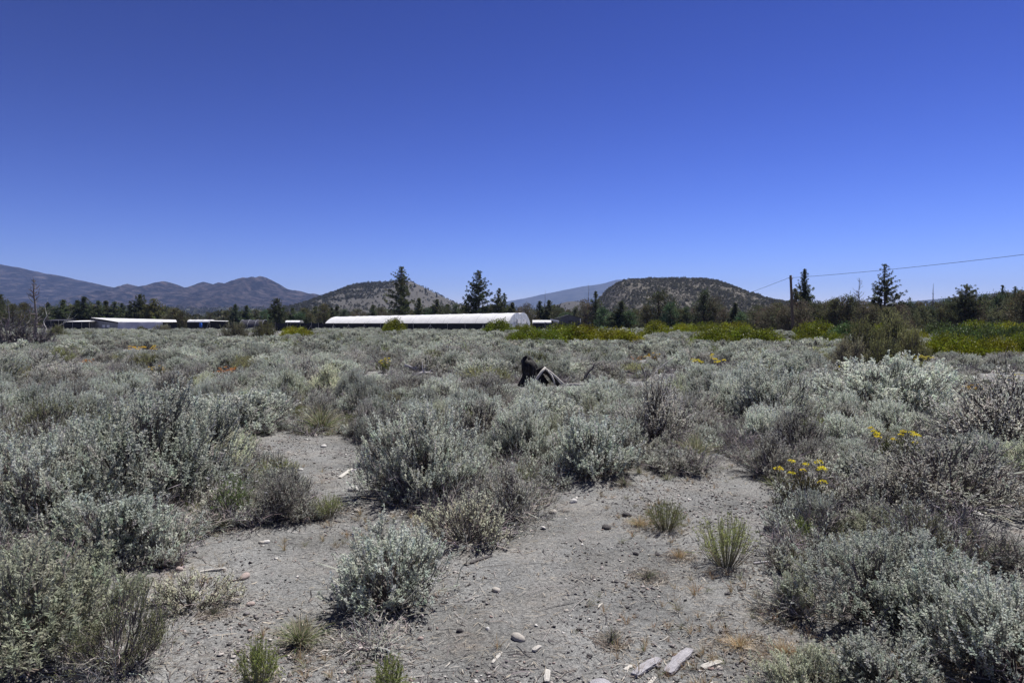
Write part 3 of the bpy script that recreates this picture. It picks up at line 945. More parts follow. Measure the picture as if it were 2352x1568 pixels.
# the rest of the tree line: a few shapes, copied
JUN = [(5.0, 4.2, juniper(400, 5.0, 4.2, JUNI, 120, 34, .15)), (5.5, 3.6, juniper(401, 5.5, 3.6, (.104, .102, .055), 120, 34, .45)),
       (6.0, 3.0, juniper(402, 6.0, 3.0, JUNI, 120, 32, .8)), (4.5, 4.6, juniper(403, 4.5, 4.6, (.120, .110, .074), 120, 34, .10)),
       (6.0, 3.4, juniper(404, 6.0, 3.4, FIR, 130, 32, .9)), (5.0, 3.4, juniper(405, 5.0, 3.4, (.092, .138, .072), 120, 34, .5))]
SPN = [(7.0, 3.4, pine(410, 7.0, 3.4, .06, gap=.06, clump=.55, per=22, whorl=.38, shape=1.0, nb=6)), (7.5, 3.6, pine(411, 7.5, 3.6, .06, gap=.10, clump=.6, per=22, whorl=.42, shape=.9, nb=6)),
       (7.0, 3.0, pine(412, 7.0, 3.0, .04, gap=.03, clump=.5, per=22, whorl=.36, shape=1.1, col=FIR, nb=6))]
ORD = "first second third fourth fifth sixth seventh eighth ninth tenth eleventh twelfth thirteenth fourteenth fifteenth sixteenth seventeenth eighteenth nineteenth twentieth".split()
trng = np.random.default_rng(77)
def tree_row(rows, where, group):
    """rows: (px, top, depth, width px, kind); labels count from the left"""
    rows = sorted(rows)
    cnt = {}
    for px, top, depth, wpx, kind in rows:
        loc, h = tree_at(px, top, depth)
        H, Wd, me = (JUN[kind] if kind < 10 else SPN[kind - 10])
        nm = "juniper_tree" if kind < 10 else "pine_tree"
        word = {0: "rounded juniper", 1: "bushy juniper", 2: "pointed juniper", 3: "greyish spreading juniper", 4: "dark conical juniper", 5: "bright green juniper", 10: "small dense pine", 11: "small open pine", 12: "slim fir-like pine"}[kind]
        cnt[word] = cnt.get(word, 0) + 1
        i = cnt[word]
        label = (ORD[i - 1] if i <= 20 else "far") + " " + word + " from the left " + where
        sw = wpx * (1.3 if kind >= 10 else 1.28) * m_per_px(depth) / Wd
        tree(nm, label, me, loc, trng.uniform(0, 6.28), (sw, sw, h / H), group=group)

LEFT = [(28, 697, 150, 44, 1), (55, 694, 170, 41, 1), (100, 705, 190, 39, 0), (122, 702, 190, 36, 4), (145, 689, 185, 44, 11), (165, 700, 190, 39, 1), (178, 689, 188, 33, 10), (194, 681, 186, 39, 10),
        (212, 701, 190, 33, 0), (226, 691, 186, 36, 11), (243, 690, 190, 36, 10), (263, 693, 188, 39, 11), (281, 695, 190, 33, 12), (298, 699, 192, 33, 10), (378, 703, 190, 44, 0), (401, 706, 165, 44, 1), (418, 714, 165, 33, 0),
        (541, 697, 200, 31, 12), (566, 701, 205, 31, 10), (590, 709, 220, 33, 0), (610, 711, 220, 31, 5), (520, 712, 225, 33, 1), (480, 716, 240, 28, 0)]
MIDT = [(655, 716, 190, 34, 0), (672, 706, 185, 26, 10), (690, 716, 185, 40, 5), (712, 718, 185, 32, 1), (744, 697, 180, 40, 1), (762, 706, 182, 28, 11), (791, 709, 185, 34, 4), (815, 717, 190, 30, 3), (857, 699, 190, 30, 10),
        (836, 716, 195, 30, 3), (880, 716, 190, 34, 3), (905, 718, 195, 34, 0), (945, 708, 185, 34, 3), (962, 684, 175, 30, 10), (983, 706, 175, 34, 5), (1003, 687, 176, 32, 10), (1022, 703, 180, 34, 0), (1047, 695, 176, 36, 4), (1068, 700, 172, 36, 1),
        (1176, 694, 165, 34, 10), (1128, 700, 165, 36, 0), (1194, 704, 165, 30, 3)]
CEN = [(1212, 696, 160, 40, 3), (1239, 690, 165, 30, 12), (1262, 689, 165, 34, 10), (1284, 706, 160, 40, 0), (1305, 711, 160, 34, 1), (1322, 703, 155, 30, 4), (1344, 686, 150, 40, 3), (1300, 716, 150, 40, 5), (1386, 704, 145, 34, 5), (1405, 716, 140, 34, 5),
       (1427, 691, 140, 42, 10), (1445, 712, 138, 36, 5), (1460, 708, 140, 36, 0), (1487, 700, 135, 42, 1), (1515, 668, 135, 64, 0), (1540, 694, 132, 44, 5), (1560, 708, 132, 36, 0), (1577, 702, 132, 34, 4), (1600, 700, 132, 32, 3),
       (1618, 665, 128, 52, 4), (1643, 680, 128, 46, 3), (1665, 708, 125, 36, 3), (1688, 694, 122, 34, 12), (1703, 716, 120, 34, 5), (1732, 712, 118, 46, 0), (1757, 706, 116, 44, 3)]
RIGHT = [(1775, 700, 112, 50, 3), (1796, 706, 110, 46, 0), (1812, 697, 108, 44, 3), (1838, 690, 106, 56, 3), (1870, 691, 108, 56, 0), (1893, 695, 108, 48, 3), (1918, 684, 106, 44, 1), (1934, 680, 106, 40, 3), (1950, 677, 106, 46, 0), (1985, 690, 104, 50, 3),
         (2010, 700, 104, 46, 0), (2040, 703, 100, 50, 1), (2066, 698, 104, 46, 3), (2095, 706, 108, 40, 0), (2118, 700, 110, 42, 2), (2137, 702, 112, 40, 4), (2160, 706, 112, 44, 1), (2184, 692, 112, 40, 0), (2200, 684, 114, 40, 1),
         (2236, 690, 112, 42, 3), (2252, 680, 118, 36, 12), (2275, 686, 116, 50, 0), (2296, 676, 110, 52, 4), (2322, 686, 104, 60, 0), (2352, 668, 98, 60, 1), (2385, 680, 98, 60, 0), (2425, 670, 100, 60, 1), (-40, 700, 150, 50, 0)]
RIGHT += [(1850, 696, 128, 60, 0), (1905, 690, 128, 56, 1), (1965, 688, 126, 60, 0), (2000, 692, 130, 50, 4), (2060, 694, 130, 56, 0), (2090, 690, 134, 44, 4), (2112, 692, 134, 44, 1), (2150, 692, 134, 50, 0), (2175, 684, 134, 46, 4), (2228, 676, 132, 46, 1), (2262, 674, 136, 44, 4),
          (2286, 672, 136, 46, 0), (2312, 670, 128, 50, 1), (2342, 664, 124, 54, 4), (1785, 694, 126, 52, 1), (1745, 700, 130, 50, 0)]
MIDT += [(700, 706, 200, 40, 1), (725, 704, 200, 36, 11), (775, 702, 200, 34, 10), (875, 704, 200, 40, 0), (1028, 698, 195, 36, 10), (820, 708, 205, 36, 0)]
tree_row(LEFT, "in the tree line behind the left shelters", "trees behind the left shelters")
tree_row(MIDT, "in the tree line behind the white greenhouses", "trees behind the greenhouses")
tree_row(CEN, "in the trees below the flat butte", "trees below the flat butte")
tree_row(RIGHT, "in the dark tree line round the utility pole", "trees round the utility pole")

# pines on the shoulder of the cone hill
for (px, py, top, lab) in ((952, 657, 645, "highest small pine on the right shoulder of the dry cone-shaped hill"), (978, 667, 653, "middle small pine on the right shoulder of the dry cone-shaped hill"),
                           (1003, 678, 666, "lowest small pine on the right shoulder of the dry cone-shaped hill")):
    x, y, z = at(px, py, 1205)
    z = float(hill_z(np.array(x), np.array(y)))
    hh = (py - top) * m_per_px(1205)
    tree("pine_tree", lab, SPN[2][2], (x, y, z - .3), 0.7, (hh / 7 * .8, hh / 7 * .8, hh / 7), group="pines on the cone hill")

# ------------------------------------------------------------------ scattering as one object
STOCK = 0
def scatter(name, pts, rot, scl, idx, meshes, **props):
    """one object that carries a copy of a mesh at every point"""
    global STOCK
    STOCK += 1
    src = bpy.data.collections.new(name + "_source")
    for i, me in enumerate(meshes):
        o = bpy.data.objects.new(f"{name}_source_{i:02d}", me)
        src.objects.link(o)
    me = bpy.data.meshes.new(name)
    me.vertices.add(len(pts))
    me.vertices.foreach_set("co", np.asarray(pts, np.float32).ravel())
    a = me.attributes.new("rot", 'FLOAT_VECTOR', 'POINT'); a.data.foreach_set("vector", np.asarray(rot, np.float32).ravel())
    a = me.attributes.new("scl", 'FLOAT_VECTOR', 'POINT'); a.data.foreach_set("vector", np.asarray(scl, np.float32).ravel())
    a = me.attributes.new("idx", 'INT', 'POINT'); a.data.foreach_set("value", np.asarray(idx, np.int32))
    o = put(name, me, **props)
    g = bpy.data.node_groups.new(name, 'GeometryNodeTree')
    g.interface.new_socket("Geometry", in_out='INPUT', socket_type='NodeSocketGeometry')
    g.interface.new_socket("Geometry", in_out='OUTPUT', socket_type='NodeSocketGeometry')
    n, l = g.nodes, g.links
    gi, go = n.new("NodeGroupInput"), n.new("NodeGroupOutput")
    ci = n.new("GeometryNodeCollectionInfo")
    ci.inputs["Collection"].default_value = src
    ci.inputs["Separate Children"].default_value = True
    ci.inputs["Reset Children"].default_value = True
    ip = n.new("GeometryNodeInstanceOnPoints")
    ip.inputs["Pick Instance"].default_value = True
    def named(nm, ty):
        q = n.new("GeometryNodeInputNamedAttribute")
        q.data_type = ty
        q.inputs["Name"].default_value = nm
        return q.outputs[0]
    l.new(gi.outputs[0], ip.inputs["Points"])
    l.new(ci.outputs[0], ip.inputs["Instance"])
    l.new(named("idx", 'INT'), ip.inputs["Instance Index"])
    l.new(named("rot", 'FLOAT_VECTOR'), ip.inputs["Rotation"])
    l.new(named("scl", 'FLOAT_VECTOR'), ip.inputs["Scale"])
    l.new(ip.outputs[0], go.inputs[0])
    o.modifiers.new("copies", 'NODES').node_group = g
    return o

def low_tree(seed, kind):
    """small far tree or scrub, one mesh"""
    rng = np.random.default_rng(seed)
    mb = MB()
    n = 46
    u = rng.uniform(0, 1, n)
    prof = (1 - u) ** .8 if kind == "cone" else np.sqrt(np.clip(1 - (u * 1.1 - .15) ** 2, 0, 1))
    a = rng.uniform(0, 6.28, n)
    r = .42 * prof * np.sqrt(rng.uniform(.2, 1, n))
    P = np.stack([np.cos(a) * r, np.sin(a) * r, u * .92], 1)
    d = unit(np.stack([np.cos(a), np.sin(a), np.full(n, .5)], 1) + rng.normal(size=(n, 3)) * .5)
    blades(mb, P, d, .34, .26, jitter_col(rng, (.050, .058, .034) if kind == "cone" else (.080, .080, .050), n, .25), 0, rng)
    tubes(mb, np.array([[[0, 0, -.1], [0, 0, .4], [0, 0, .85]]]), np.array([[.05, .04, .01]]), 4, TRUNK)
    return mb.mesh("low_tree", M_needle)

LOW = [low_tree(500, "round"), low_tree(501, "round"), low_tree(502, "cone"), low_tree(503, "cone"), low_tree(504, "round")]
def spread(name, zf, x0, x1, y0, y1, n, size, dens, kinds, seed, label, cat, tall=1.0):
    rng = np.random.default_rng(seed)
    x, y = rng.uniform(x0, x1, n), rng.uniform(y0, y1, n)
    k = rng.uniform(size=n) < dens(x, y)
    x, y = x[k], y[k]
    z = zf(x, y)
    ok = z > -1.5
    x, y, z = x[ok], y[ok], z[ok]
    m = len(x)
    s = rng.uniform(size[0], size[1], m) * rng.uniform(.7, 1.2, m)
    scatter(name, np.stack([x, y, z - .15 * s], 1), np.stack([np.zeros(m), np.zeros(m), rng.uniform(0, 6.28, m)], 1),
            np.stack([s, s, s * tall * rng.uniform(.8, 1.25, m)], 1), rng.choice(kinds, m), LOW, kind="stuff", label=label, category=cat)

hx = lambda p, d: (p * S - 512) / FPX * d
spread("hill_scrub", hill_z, hill_x[0], hill_x[1], 790, 1290, 17000, (1.5, 3.6),
       lambda x, y: np.clip(.16 + 1.0 * sstep(hx(930, 1250), hx(800, 1250), x + (vnoise(x / 40, y / 40, 5) - .5) * 90) + .9 * sstep(900, 820, y), 0, 1) * (.15 + 1.5 * sstep(.38, .66, fbm(x / 34, y / 34, 8, 3))), [0, 1, 4, 2, 3], 51,
       "dark scrub and small trees dotting the dry cone-shaped hill", "scrub")
spread("butte_scrub", but_z, but_x[0], but_x[1], 575, 960, 20000, (1.2, 3.0),
       lambda x, y: .36 + .6 * sstep(.34, .64, fbm(x / 26, y / 26, 6, 3)) + .3 * (y > 850), [0, 1, 4], 52, "dense dark scrub covering the flat-topped butte", "scrub")
spread("ridge_woods", plain_z, plain_x[0], plain_x[1], 1420, 2320, 8000, (5, 11),
       lambda x, y: vnoise(x / 70, y / 70, 7) * .9, [0, 1, 2, 4], 53, "far scattered junipers on the low rise before the crag ridge", "woodland")
spread("rise_woods", rise_z, rise_x[0], rise_x[1], 820, 1500, 6000, (5, 10),
       lambda x, y: .5 + .5 * vnoise(x / 70, y / 70, 7), [2, 3, 0], 54, "far dark forest on the rise at the right", "woodland", 1.3)
spread("knoll_scrub", low_z, low_x[0], low_x[1], 1090, 1500, 1200, (2.0, 4.0), lambda x, y: .35 * vnoise(x / 30, y / 30, 7), [0, 1], 56, "dots of scrub on the pale tan knoll", "scrub")
def flat(x, y):
    return hgt(x, y) + 0 * x
spread("valley_woods", flat, -620, 620, 215, 900, 5200, (3.5, 7.0),
       lambda x, y: (np.abs(x) < y * .85) * (.35 + .65 * vnoise(x / 45, y / 45, 11)), [0, 1, 2, 3, 4], 55, "distant woods filling the flat valley behind the tree line", "woodland", 1.15)
# ------------------------------------------------------------------ materials of built things
M_film = new_mat("white_film")
def film_mat(name, col, tr, rough=.45):
    m, nt, out = new_mat(name)
    N, L = nt.nodes, nt.links
    tc = N.new("ShaderNodeTexCoord")
    nz = N.new("ShaderNodeTexNoise"); nz.inputs["Scale"].default_value = .9; nz.inputs["Detail"].default_value = 5
    L.new(tc.outputs["Object"], nz.inputs["Vector"])
    cr = N.new("ShaderNodeValToRGB")
    cr.color_ramp.elements[0].position = .3; cr.color_ramp.elements[0].color = (*[c * .86 for c in col], 1)
    cr.color_ramp.elements[1].position = .6; cr.color_ramp.elements[1].color = (*col, 1)
    L.new(nz.outputs[0], cr.inputs[0])
    p = N.new("ShaderNodeBsdfPrincipled"); p.inputs["Roughness"].default_value = rough
    L.new(cr.outputs[0], p.inputs["Base Color"])
    t = N.new("ShaderNodeBsdfTranslucent"); L.new(cr.outputs[0], t.inputs["Color"])
    mx = N.new("ShaderNodeMixShader"); mx.inputs[0].default_value = tr
    L.new(p.outputs[0], mx.inputs[1]); L.new(t.outputs[0], mx.inputs[2])
    L.new(mx.outputs[0], out.inputs["Surface"])
    return m
bpy.data.materials.remove(M_film[0])
M_film = film_mat("white_plastic_film", (.93, .93, .93), .3)
M_endfilm = film_mat("clear_end_film", (.62, .66, .74), .35, .3)
M_black = noise_mat("black_shade_cloth", [(.3, (.010, .011, .013)), (.7, (.026, .027, .032))], 2.5, 5, .8, .4, 12)
M_greycloth = noise_mat("faded_shade_cloth", [(.3, (.030, .030, .040)), (.7, (.065, .065, .085))], 2.0, 5, .8, .4, 12)
M_pale = noise_mat("pale_weathered_timber", [(.3, (.30, .28, .25)), (.7, (.46, .44, .40))], 3, 6, .85, .3, 20, stretch=(6, 6, .6))
M_pole = noise_mat("creosoted_pole", [(.3, (.085, .065, .052)), (.7, (.17, .135, .105))], 4, 6, .9, .3, 20, stretch=(8, 8, .5))
M_steel = noise_mat("galvanised_tube", [(.3, (.42, .43, .45)), (.7, (.60, .61, .63))], 6, 4, .5, metallic=.4)
M_shedwall = noise_mat("grey_shed_boards", [(.3, (.085, .088, .10)), (.7, (.14, .145, .16))], 2.0, 6, .85, .3, 10, stretch=(5, 5, .5))
M_shedroof = noise_mat("dark_shed_roof", [(.3, (.05, .055, .062)), (.7, (.085, .09, .10))], 3.0, 5, .8)
M_greywall = noise_mat("grey_panel_wall", [(.3, (.20, .20, .20)), (.7, (.33, .33, .33))], 1.6, 6, .85)
M_dark = noise_mat("dark_stand_and_shade", [(.3, (.012, .012, .013)), (.7, (.025, .025, .027))], 2.0, 4, .9)  # barrel stand, and the painted shade under the long shelter's roof edge
M_white = noise_mat("white_paint", [(.3, (.68, .68, .68)), (.7, (.82, .82, .82))], 2.0, 4, .6)
M_blue = noise_mat("blue_plastic", [(.3, (.02, .09, .42)), (.7, (.04, .14, .55))], 3.0, 3, .4)
M_wire = noise_mat("black_cable", [(.3, (.015, .015, .017)), (.7, (.03, .03, .032))], 3.0, 3, .6)

# ------------------------------------------------------------------ white hoop greenhouses
PHI = math.radians(22)
AX = np.array([-math.cos(PHI), math.sin(PHI), 0])          # along the house, to the left and away
CR = np.array([math.sin(PHI), math.cos(PHI), 0])           # across, away from the camera
EAVE = 1.60
def gh_point(org, s, a, half, rise, sag=0.0):
    """s metres along, a = 0..pi over the arch (a flat circular segment)"""
    rc = (half ** 2 + rise ** 2) / (2 * rise)
    am = math.asin(min(1, half / rc))
    q = -am + 2 * am * a / math.pi
    return org + AX * s + CR * (half + math.sin(q) * rc * (1 - sag * .3)) + np.array([0, 0, EAVE + (math.cos(q) * rc - (rc - rise)) - sag * rise * math.sin(a)])

def greenhouse(org, length, half, rise_r, rise_l, bays, label, seed):
    rng = np.random.default_rng(seed)
    t = thing("greenhouse", label, "greenhouse", tuple(org), group="white hoop greenhouses")
    z0 = np.zeros(3)
    ns, na = bays * 6 + 1, 22
    V = []
    for i in range(ns):
        s = length * i / (ns - 1)
        ph = (i % 6) / 6
        for j in range(na):
            sag = .014 * math.sin(ph * math.pi) ** .7 + rng.normal() * .0015
            V.append(gh_point(z0, s, math.pi * j / (na - 1), half, rise_r + (rise_l - rise_r) * s / length, sag))
    idx = np.arange(ns * na).reshape(ns, na)
    f = np.stack([idx[:-1, :-1], idx[1:, :-1], idx[1:, 1:], idx[:-1, 1:]], -1).reshape(-1, 4)
    put("roof_cover", MB().add(np.array(V), f, (.5, .5, .5)).mesh("roof_cover", M_film, True), t)
    for b in range(bays + 1):
        s = length * b / bays
        s2 = min(max(s, .04), length - .04)
        P = np.array([gh_point(z0, s2, a, half, rise_r + (rise_l - rise_r) * s / length, -.006) for a in np.linspace(0, math.pi, 17)])
        mb = MB()
        tubes(mb, P[None], np.full((1, 17), .04 if b in (0, bays) else .03), 5, (.5, .5, .5))
        put("hoop", mb.mesh("hoop", M_steel), t)
    for s, rise in ((.0, rise_r), (length, rise_l)):
        arc = [gh_point(z0, s, a, half * .985, rise * .985) + CR * half * .015 for a in np.linspace(0, math.pi, 19)]
        low = [z0 + AX * s + CR * half * 2 * q + np.array([0, 0, .02]) for q in np.linspace(1, 0, 7)]
        pts = np.array(arc + low)
        c = pts.mean(0) + AX * (.10 if s else -.10)
        V = np.vstack([pts, c])
        n = len(pts)
        f = np.array([[k, (k + 1) % n, n] for k in range(n)])
        ew_ = put("end_wall", MB().add(V, f, (.5, .5, .5)).mesh("end_wall", M_endfilm, False), t)
        ew = ew_ if s == 0 else ew
    fr = MB()
    e = -AX * .13
    for q, zt in ((.30, .93), (.44, 1.0), (.58, 1.0), (.72, .93)):
        b = z0 + e + CR * half * 2 * q
        tubes(fr, np.array([[b, b + [0, 0, 1], b + [0, 0, EAVE + rise_r * zt * .93]]]), np.full((1, 3), .03), 5, (.5, .5, .5))
    for zz in (1.0, 2.05):
        tubes(fr, np.array([[z0 + e + CR * half * .25 + [0, 0, zz], z0 + e + CR * half + [0, 0, zz], z0 + e + CR * half * 1.75 + [0, 0, zz]]]), np.full((1, 3), .03), 5, (.5, .5, .5))
    put("end_frame", fr.mesh("end_frame", M_steel), ew)
    fb = MB()
    c = z0 + e * 2.2 + CR * half + np.array([0, 0, 2.0])
    box(fb, c, (.25, 1.15, .75), rz=-PHI)
    put("vent_box", fb.mesh("vent_box", M_white), ew)
    # base boards under the eaves
    sd = MB()
    for q in (0.004, 1.996):
        a = z0 + CR * half * q
        bq = a + AX * length
        sd.add(np.array([a, bq, bq + [0, 0, EAVE], a + [0, 0, EAVE]]), [[0, 1, 2, 3]], (.5, .5, .5))
    put("side_skirt", sd.mesh("side_skirt", M_black), t)
    return t

g0 = np.array(at(1169, 742, 120)); g0[2] = h1(g0[0], g0[1]) * 0
greenhouse(g0, 39.2, 3.9, 1.85, 1.32, 12, "nearer long white hoop greenhouse behind the black shade cloth fence", 1)
greenhouse(g0 + CR * 8.3 + AX * 2.0, 38.0, 3.9, 2.05, 1.5, 12, "farther white hoop greenhouse whose end shows past the nearer one", 2)

# ------------------------------------------------------------------ shade cloth fences
def cloth_fence(label, path, top, sag, mat, seed, braces=(), lean_poles=(), drop=.06):
    """posts along a path, a sagging cloth panel in every bay"""
    rng = np.random.default_rng(seed)
    t = thing("shade_fence", label, "fence", (path[0][0], path[0][1], 0), group="shade cloth fences")
    o = np.array([path[0][0], path[0][1], 0])
    for i in range(len(path) - 1):
        a, b = np.array(path[i]) - o, np.array(path[i + 1]) - o
        nx_, nz_ = 9, 5
        V = []
        nrm = unit(np.cross(b - a, [0, 0, 1.0]))
        for iz in range(nz_):
            for ix in range(nx_):
                u, w_ = ix / (nx_ - 1), iz / (nz_ - 1)
                zt = top - sag * math.sin(u * math.pi) * rng.uniform(.85, 1.1)
                pnt = a + (b - a) * u + nrm * (.10 * math.sin(u * math.pi) * math.sin(w_ * math.pi) + rng.normal() * .012)
                pnt[2] = -drop + (zt + drop) * w_ + h1(*(pnt + o)[:2]) * (1 - w_)
                V.append(pnt)
        idx = np.arange(nx_ * nz_).reshape(nz_, nx_)
        f = np.stack([idx[:-1, :-1], idx[:-1, 1:], idx[1:, 1:], idx[1:, :-1]], -1).reshape(-1, 4)
        put("cloth_panel", MB().add(np.array(V), f, (.5, .5, .5)).mesh("cloth_panel", mat, True), t)
    for i, q in enumerate(path):
        a = np.array(q) - o
        fr = -unit(np.array([q[0], q[1], 0])) * .07
        mb = MB()
        tubes(mb, np.array([[a + fr + [0, 0, -.2], a + fr + [0, 0, .8], a + fr + [rng.normal() * .05, 0, top + .12]]]), np.array([[.045, .042, .038]]), 6, (.5, .5, .5))
        put("post", mb.mesh("post", M_pale), t)
        if i in braces:
            for sgn in (-1, 1):
                if rng.uniform() < .25:
                    continue
                mb = MB()
                f0 = a + fr * 1.6 + [0, 0, top * .8]
                f1 = a + fr * 14 + [sgn * rng.uniform(.5, 1.1), 0, .0]
                tubes(mb, np.array([[f0, (f0 + f1) / 2, f1]]), np.full((1, 3), .035), 5, (.5, .5, .5))
                put("brace", mb.mesh("brace", M_pale), t)
    return t

n0 = g0 - CR * .9
path = [tuple(n0 + AX * s) for s in np.arange(1.0, 42, 3.55)]
cloth_fence("black shade cloth fence with leaning braces along the nearer greenhouse", [(p_[0], p_[1], 0) for p_ in path], 1.60, .22, M_black, 5, braces=(1, 2, 4, 6, 8, 9, 10))
lp = [at(px, 742, d)[:2] + (0,) for px, d in ((742, 134), (716, 136), (690, 138), (660, 138), (632, 140))]
cloth_fence("lower black shade cloth fence left of the greenhouses", lp, 1.72, .12, M_black, 6, braces=(1, 3))
rp = [at(px, 742, d)[:2] + (0,) for px, d in ((1252, 116), (1272, 114), (1292, 114), (1312, 114), (1332, 115), (1356, 116))]
cloth_fence("faded blue-black cloth fence before the grey shed", rp, 1.75, .18, M_greycloth, 7)

# ------------------------------------------------------------------ sheds and low shelters
def quad_slab(pts, th=.08):
    p_ = np.array(pts, float)
    n = unit(np.cross(p_[1] - p_[0], p_[3] - p_[0]))
    v = np.vstack([p_, p_ - n * th])
    f = [[0, 1, 2, 3], [7, 6, 5, 4], [0, 4, 5, 1], [1, 5, 6, 2], [2, 6, 7, 3], [3, 7, 4, 0]]
    return MB().add(v, f, (.5, .5, .5))

# grey shed with a gable end towards the camera
sx, sy, _ = at(1307, 742, 126)
shed = thing("shed", "small dark grey gabled shed with an open right half behind the cloth fence", "shed", (sx, sy, 0))
w2, ev, ap, dp = 2.15, 2.62, 3.22, 3.6
for (x0, x1) in ((-w2, -.1),):
    mb = MB()
    for k in range(9):                                        # upright boards
        a = x0 + (x1 - x0) * k / 9
        b = x0 + (x1 - x0) * (k + 1) / 9 - .02
        za, zb = ev + (ap - ev) * (1 - abs(a) / w2) - .06, ev + (ap - ev) * (1 - abs(b) / w2) - .06
        o_ = .012 * (k % 2)
        bm_ = MB().add(np.array([[a, -o_, 0], [b, -o_, 0], [b, -o_, zb], [a, -o_, za], [a, .05, 0], [b, .05, 0], [b, .05, zb], [a, .05, za]]),
                       [[0, 1, 2, 3], [7, 6, 5, 4], [0, 4, 5, 1], [1, 5, 6, 2], [2, 6, 7, 3], [3, 7, 4, 0]], (.5, .5, .5))
        put("board", bm_.mesh("board", M_shedwall), shed)
mb = MB()
mb.add(np.array([[-.1, 0, 2.1], [w2, 0, 2.1], [w2, 0, ev - .04], [-.1, 0, ap - .09]]), [[0, 1, 2, 3]], (.5, .5, .5))
put("gable_panel", mb.mesh("gable_panel", M_shedwall), shed)
mb = MB()
box(mb, (0, dp, ev / 2), (2 * w2, .1, ev)); box(mb, (-w2 + .05, dp / 2, ev / 2), (.1, dp - .2, ev)); box(mb, (-.1, dp / 2, ev / 2), (.08, dp - .2, ev))
put("wall", mb.mesh("wall", M_shedwall), shed)
for sg in (-1, 1):
    e_ = np.array([sg * (w2 + .3), -.35, ev - .10]); r_ = np.array([0, -.35, ap])
    d_ = np.array([0, dp + .6, 0])
    pts = [e_, r_, r_ + d_, e_ + d_] if sg < 0 else [r_, e_, e_ + d_, r_ + d_]
    put("roof_panel", quad_slab(pts, .09).mesh("roof_panel", M_shedroof), shed)
for xx in (w2 - .06, 1.0):
    mb = MB(); box(mb, (xx, -.06, 1.24), (.14, .14, 2.48))
    put("corner_post", mb.mesh("corner_post", M_white if xx > 1.5 else M_shedwall), shed)

def low_tunnel(label, px0, px1, depth, top, width, mat, name="hoop_tunnel", skirt=None, z0=0.0):
    """low hoop tunnel lying across the view"""
    x0, x1 = at(px0, 742, depth)[0], at(px1, 742, depth)[0]
    t = thing(name, label, "shelter", (x0, depth, 0))
    n, k = 13, 11
    V = np.array([[(x1 - x0) * i / (n - 1), width / 2 - width / 2 * math.cos(math.pi * j / (k - 1)), z0 + (top - z0) * math.sin(math.pi * j / (k - 1)) ** .8 * (1 - .03 * math.sin(i * 2.1) ** 2)] for i in range(n) for j in range(k)])
    idx = np.arange(n * k).reshape(n, k)
    f = np.stack([idx[:-1, :-1], idx[1:, :-1], idx[1:, 1:], idx[:-1, 1:]], -1).reshape(-1, 4)
    put("cover", MB().add(V, f, (.5, .5, .5)).mesh("cover", mat, True), t)
    for s in np.linspace(0, 1, 4):
        P = np.array([[(x1 - x0) * s, width / 2 - width / 2 * 1.01 * math.cos(a), (z0 + (top - z0) * math.sin(a) ** .8) * 1.012] for a in np.linspace(0, math.pi, 13)])
        mb = MB(); tubes(mb, P[None], np.full((1, 13), .025), 5, (.5, .5, .5))
        put("hoop", mb.mesh("hoop", M_steel), t)
    if skirt is not None:
        mb = MB()
        mb.add(np.array([[0, -.02, 0], [x1 - x0, -.02, 0], [x1 - x0, -.02, z0 + .06], [0, -.02, z0 + .06]]), [[0, 1, 2, 3]], (.5, .5, .5))
        put("skirt", mb.mesh("skirt", skirt), t)
    return t

low_tunnel("low white tunnel between the greenhouse ends and the grey shed", 1224, 1266, 128, 2.2, 3.2, M_film, skirt=M_black, z0=1.55)
low_tunnel("black hoop tunnel with a bluish sheen behind the olive bushes", 550, 602, 146, 2.35, 4.0, M_greycloth)
low_tunnel("low pale-topped tunnel behind the left fence near the lone pine", 655, 688, 150, 2.2, 3.0, M_white, skirt=M_black, z0=1.7)
low_tunnel("low white-topped black tent beside the blue barrel", 430, 480, 150, 2.4, 3.2, M_film, skirt=M_black, z0=1.75)

# white container beside the shed
cx_, cy_, _ = at(1277, 742, 124)
ct = thing("awning_box", "small white awning box leaning beside the grey shed", "box", (cx_, cy_, 0))
mb = MB(); box(mb, (0, 0, 1.0), (.9, .8, 2.0)); put("cabinet", mb.mesh("cabinet", M_greywall), ct)
put("awning", quad_slab([(-1.0, -.7, 2.42), (.55, -.7, 2.1), (.55, .5, 2.12), (-1.0, .5, 2.44)], .3).mesh("awning", M_white), ct)

# blue barrel
bx_, by_, _ = at(461, 742, 147)
mb = MB()
zz = np.array([0, .03, .3, .34, .62, .66, .92, .95]); rr = np.array([.27, .29, .29, .305, .305, .29, .29, .26])
tubes(mb, np.stack([np.zeros(8), np.zeros(8), zz], 1)[None], rr[None], 16, (.5, .5, .5))
brl = thing("barrel", "blue plastic barrel in front of the black tent", "barrel", (bx_, by_, .72))
put("body", mb.mesh("barrel", M_blue, True), brl)
mb = MB(); box(mb, (0, 0, -.36), (.8, .8, .70)); put("stand", mb.mesh("stand", M_dark), brl)

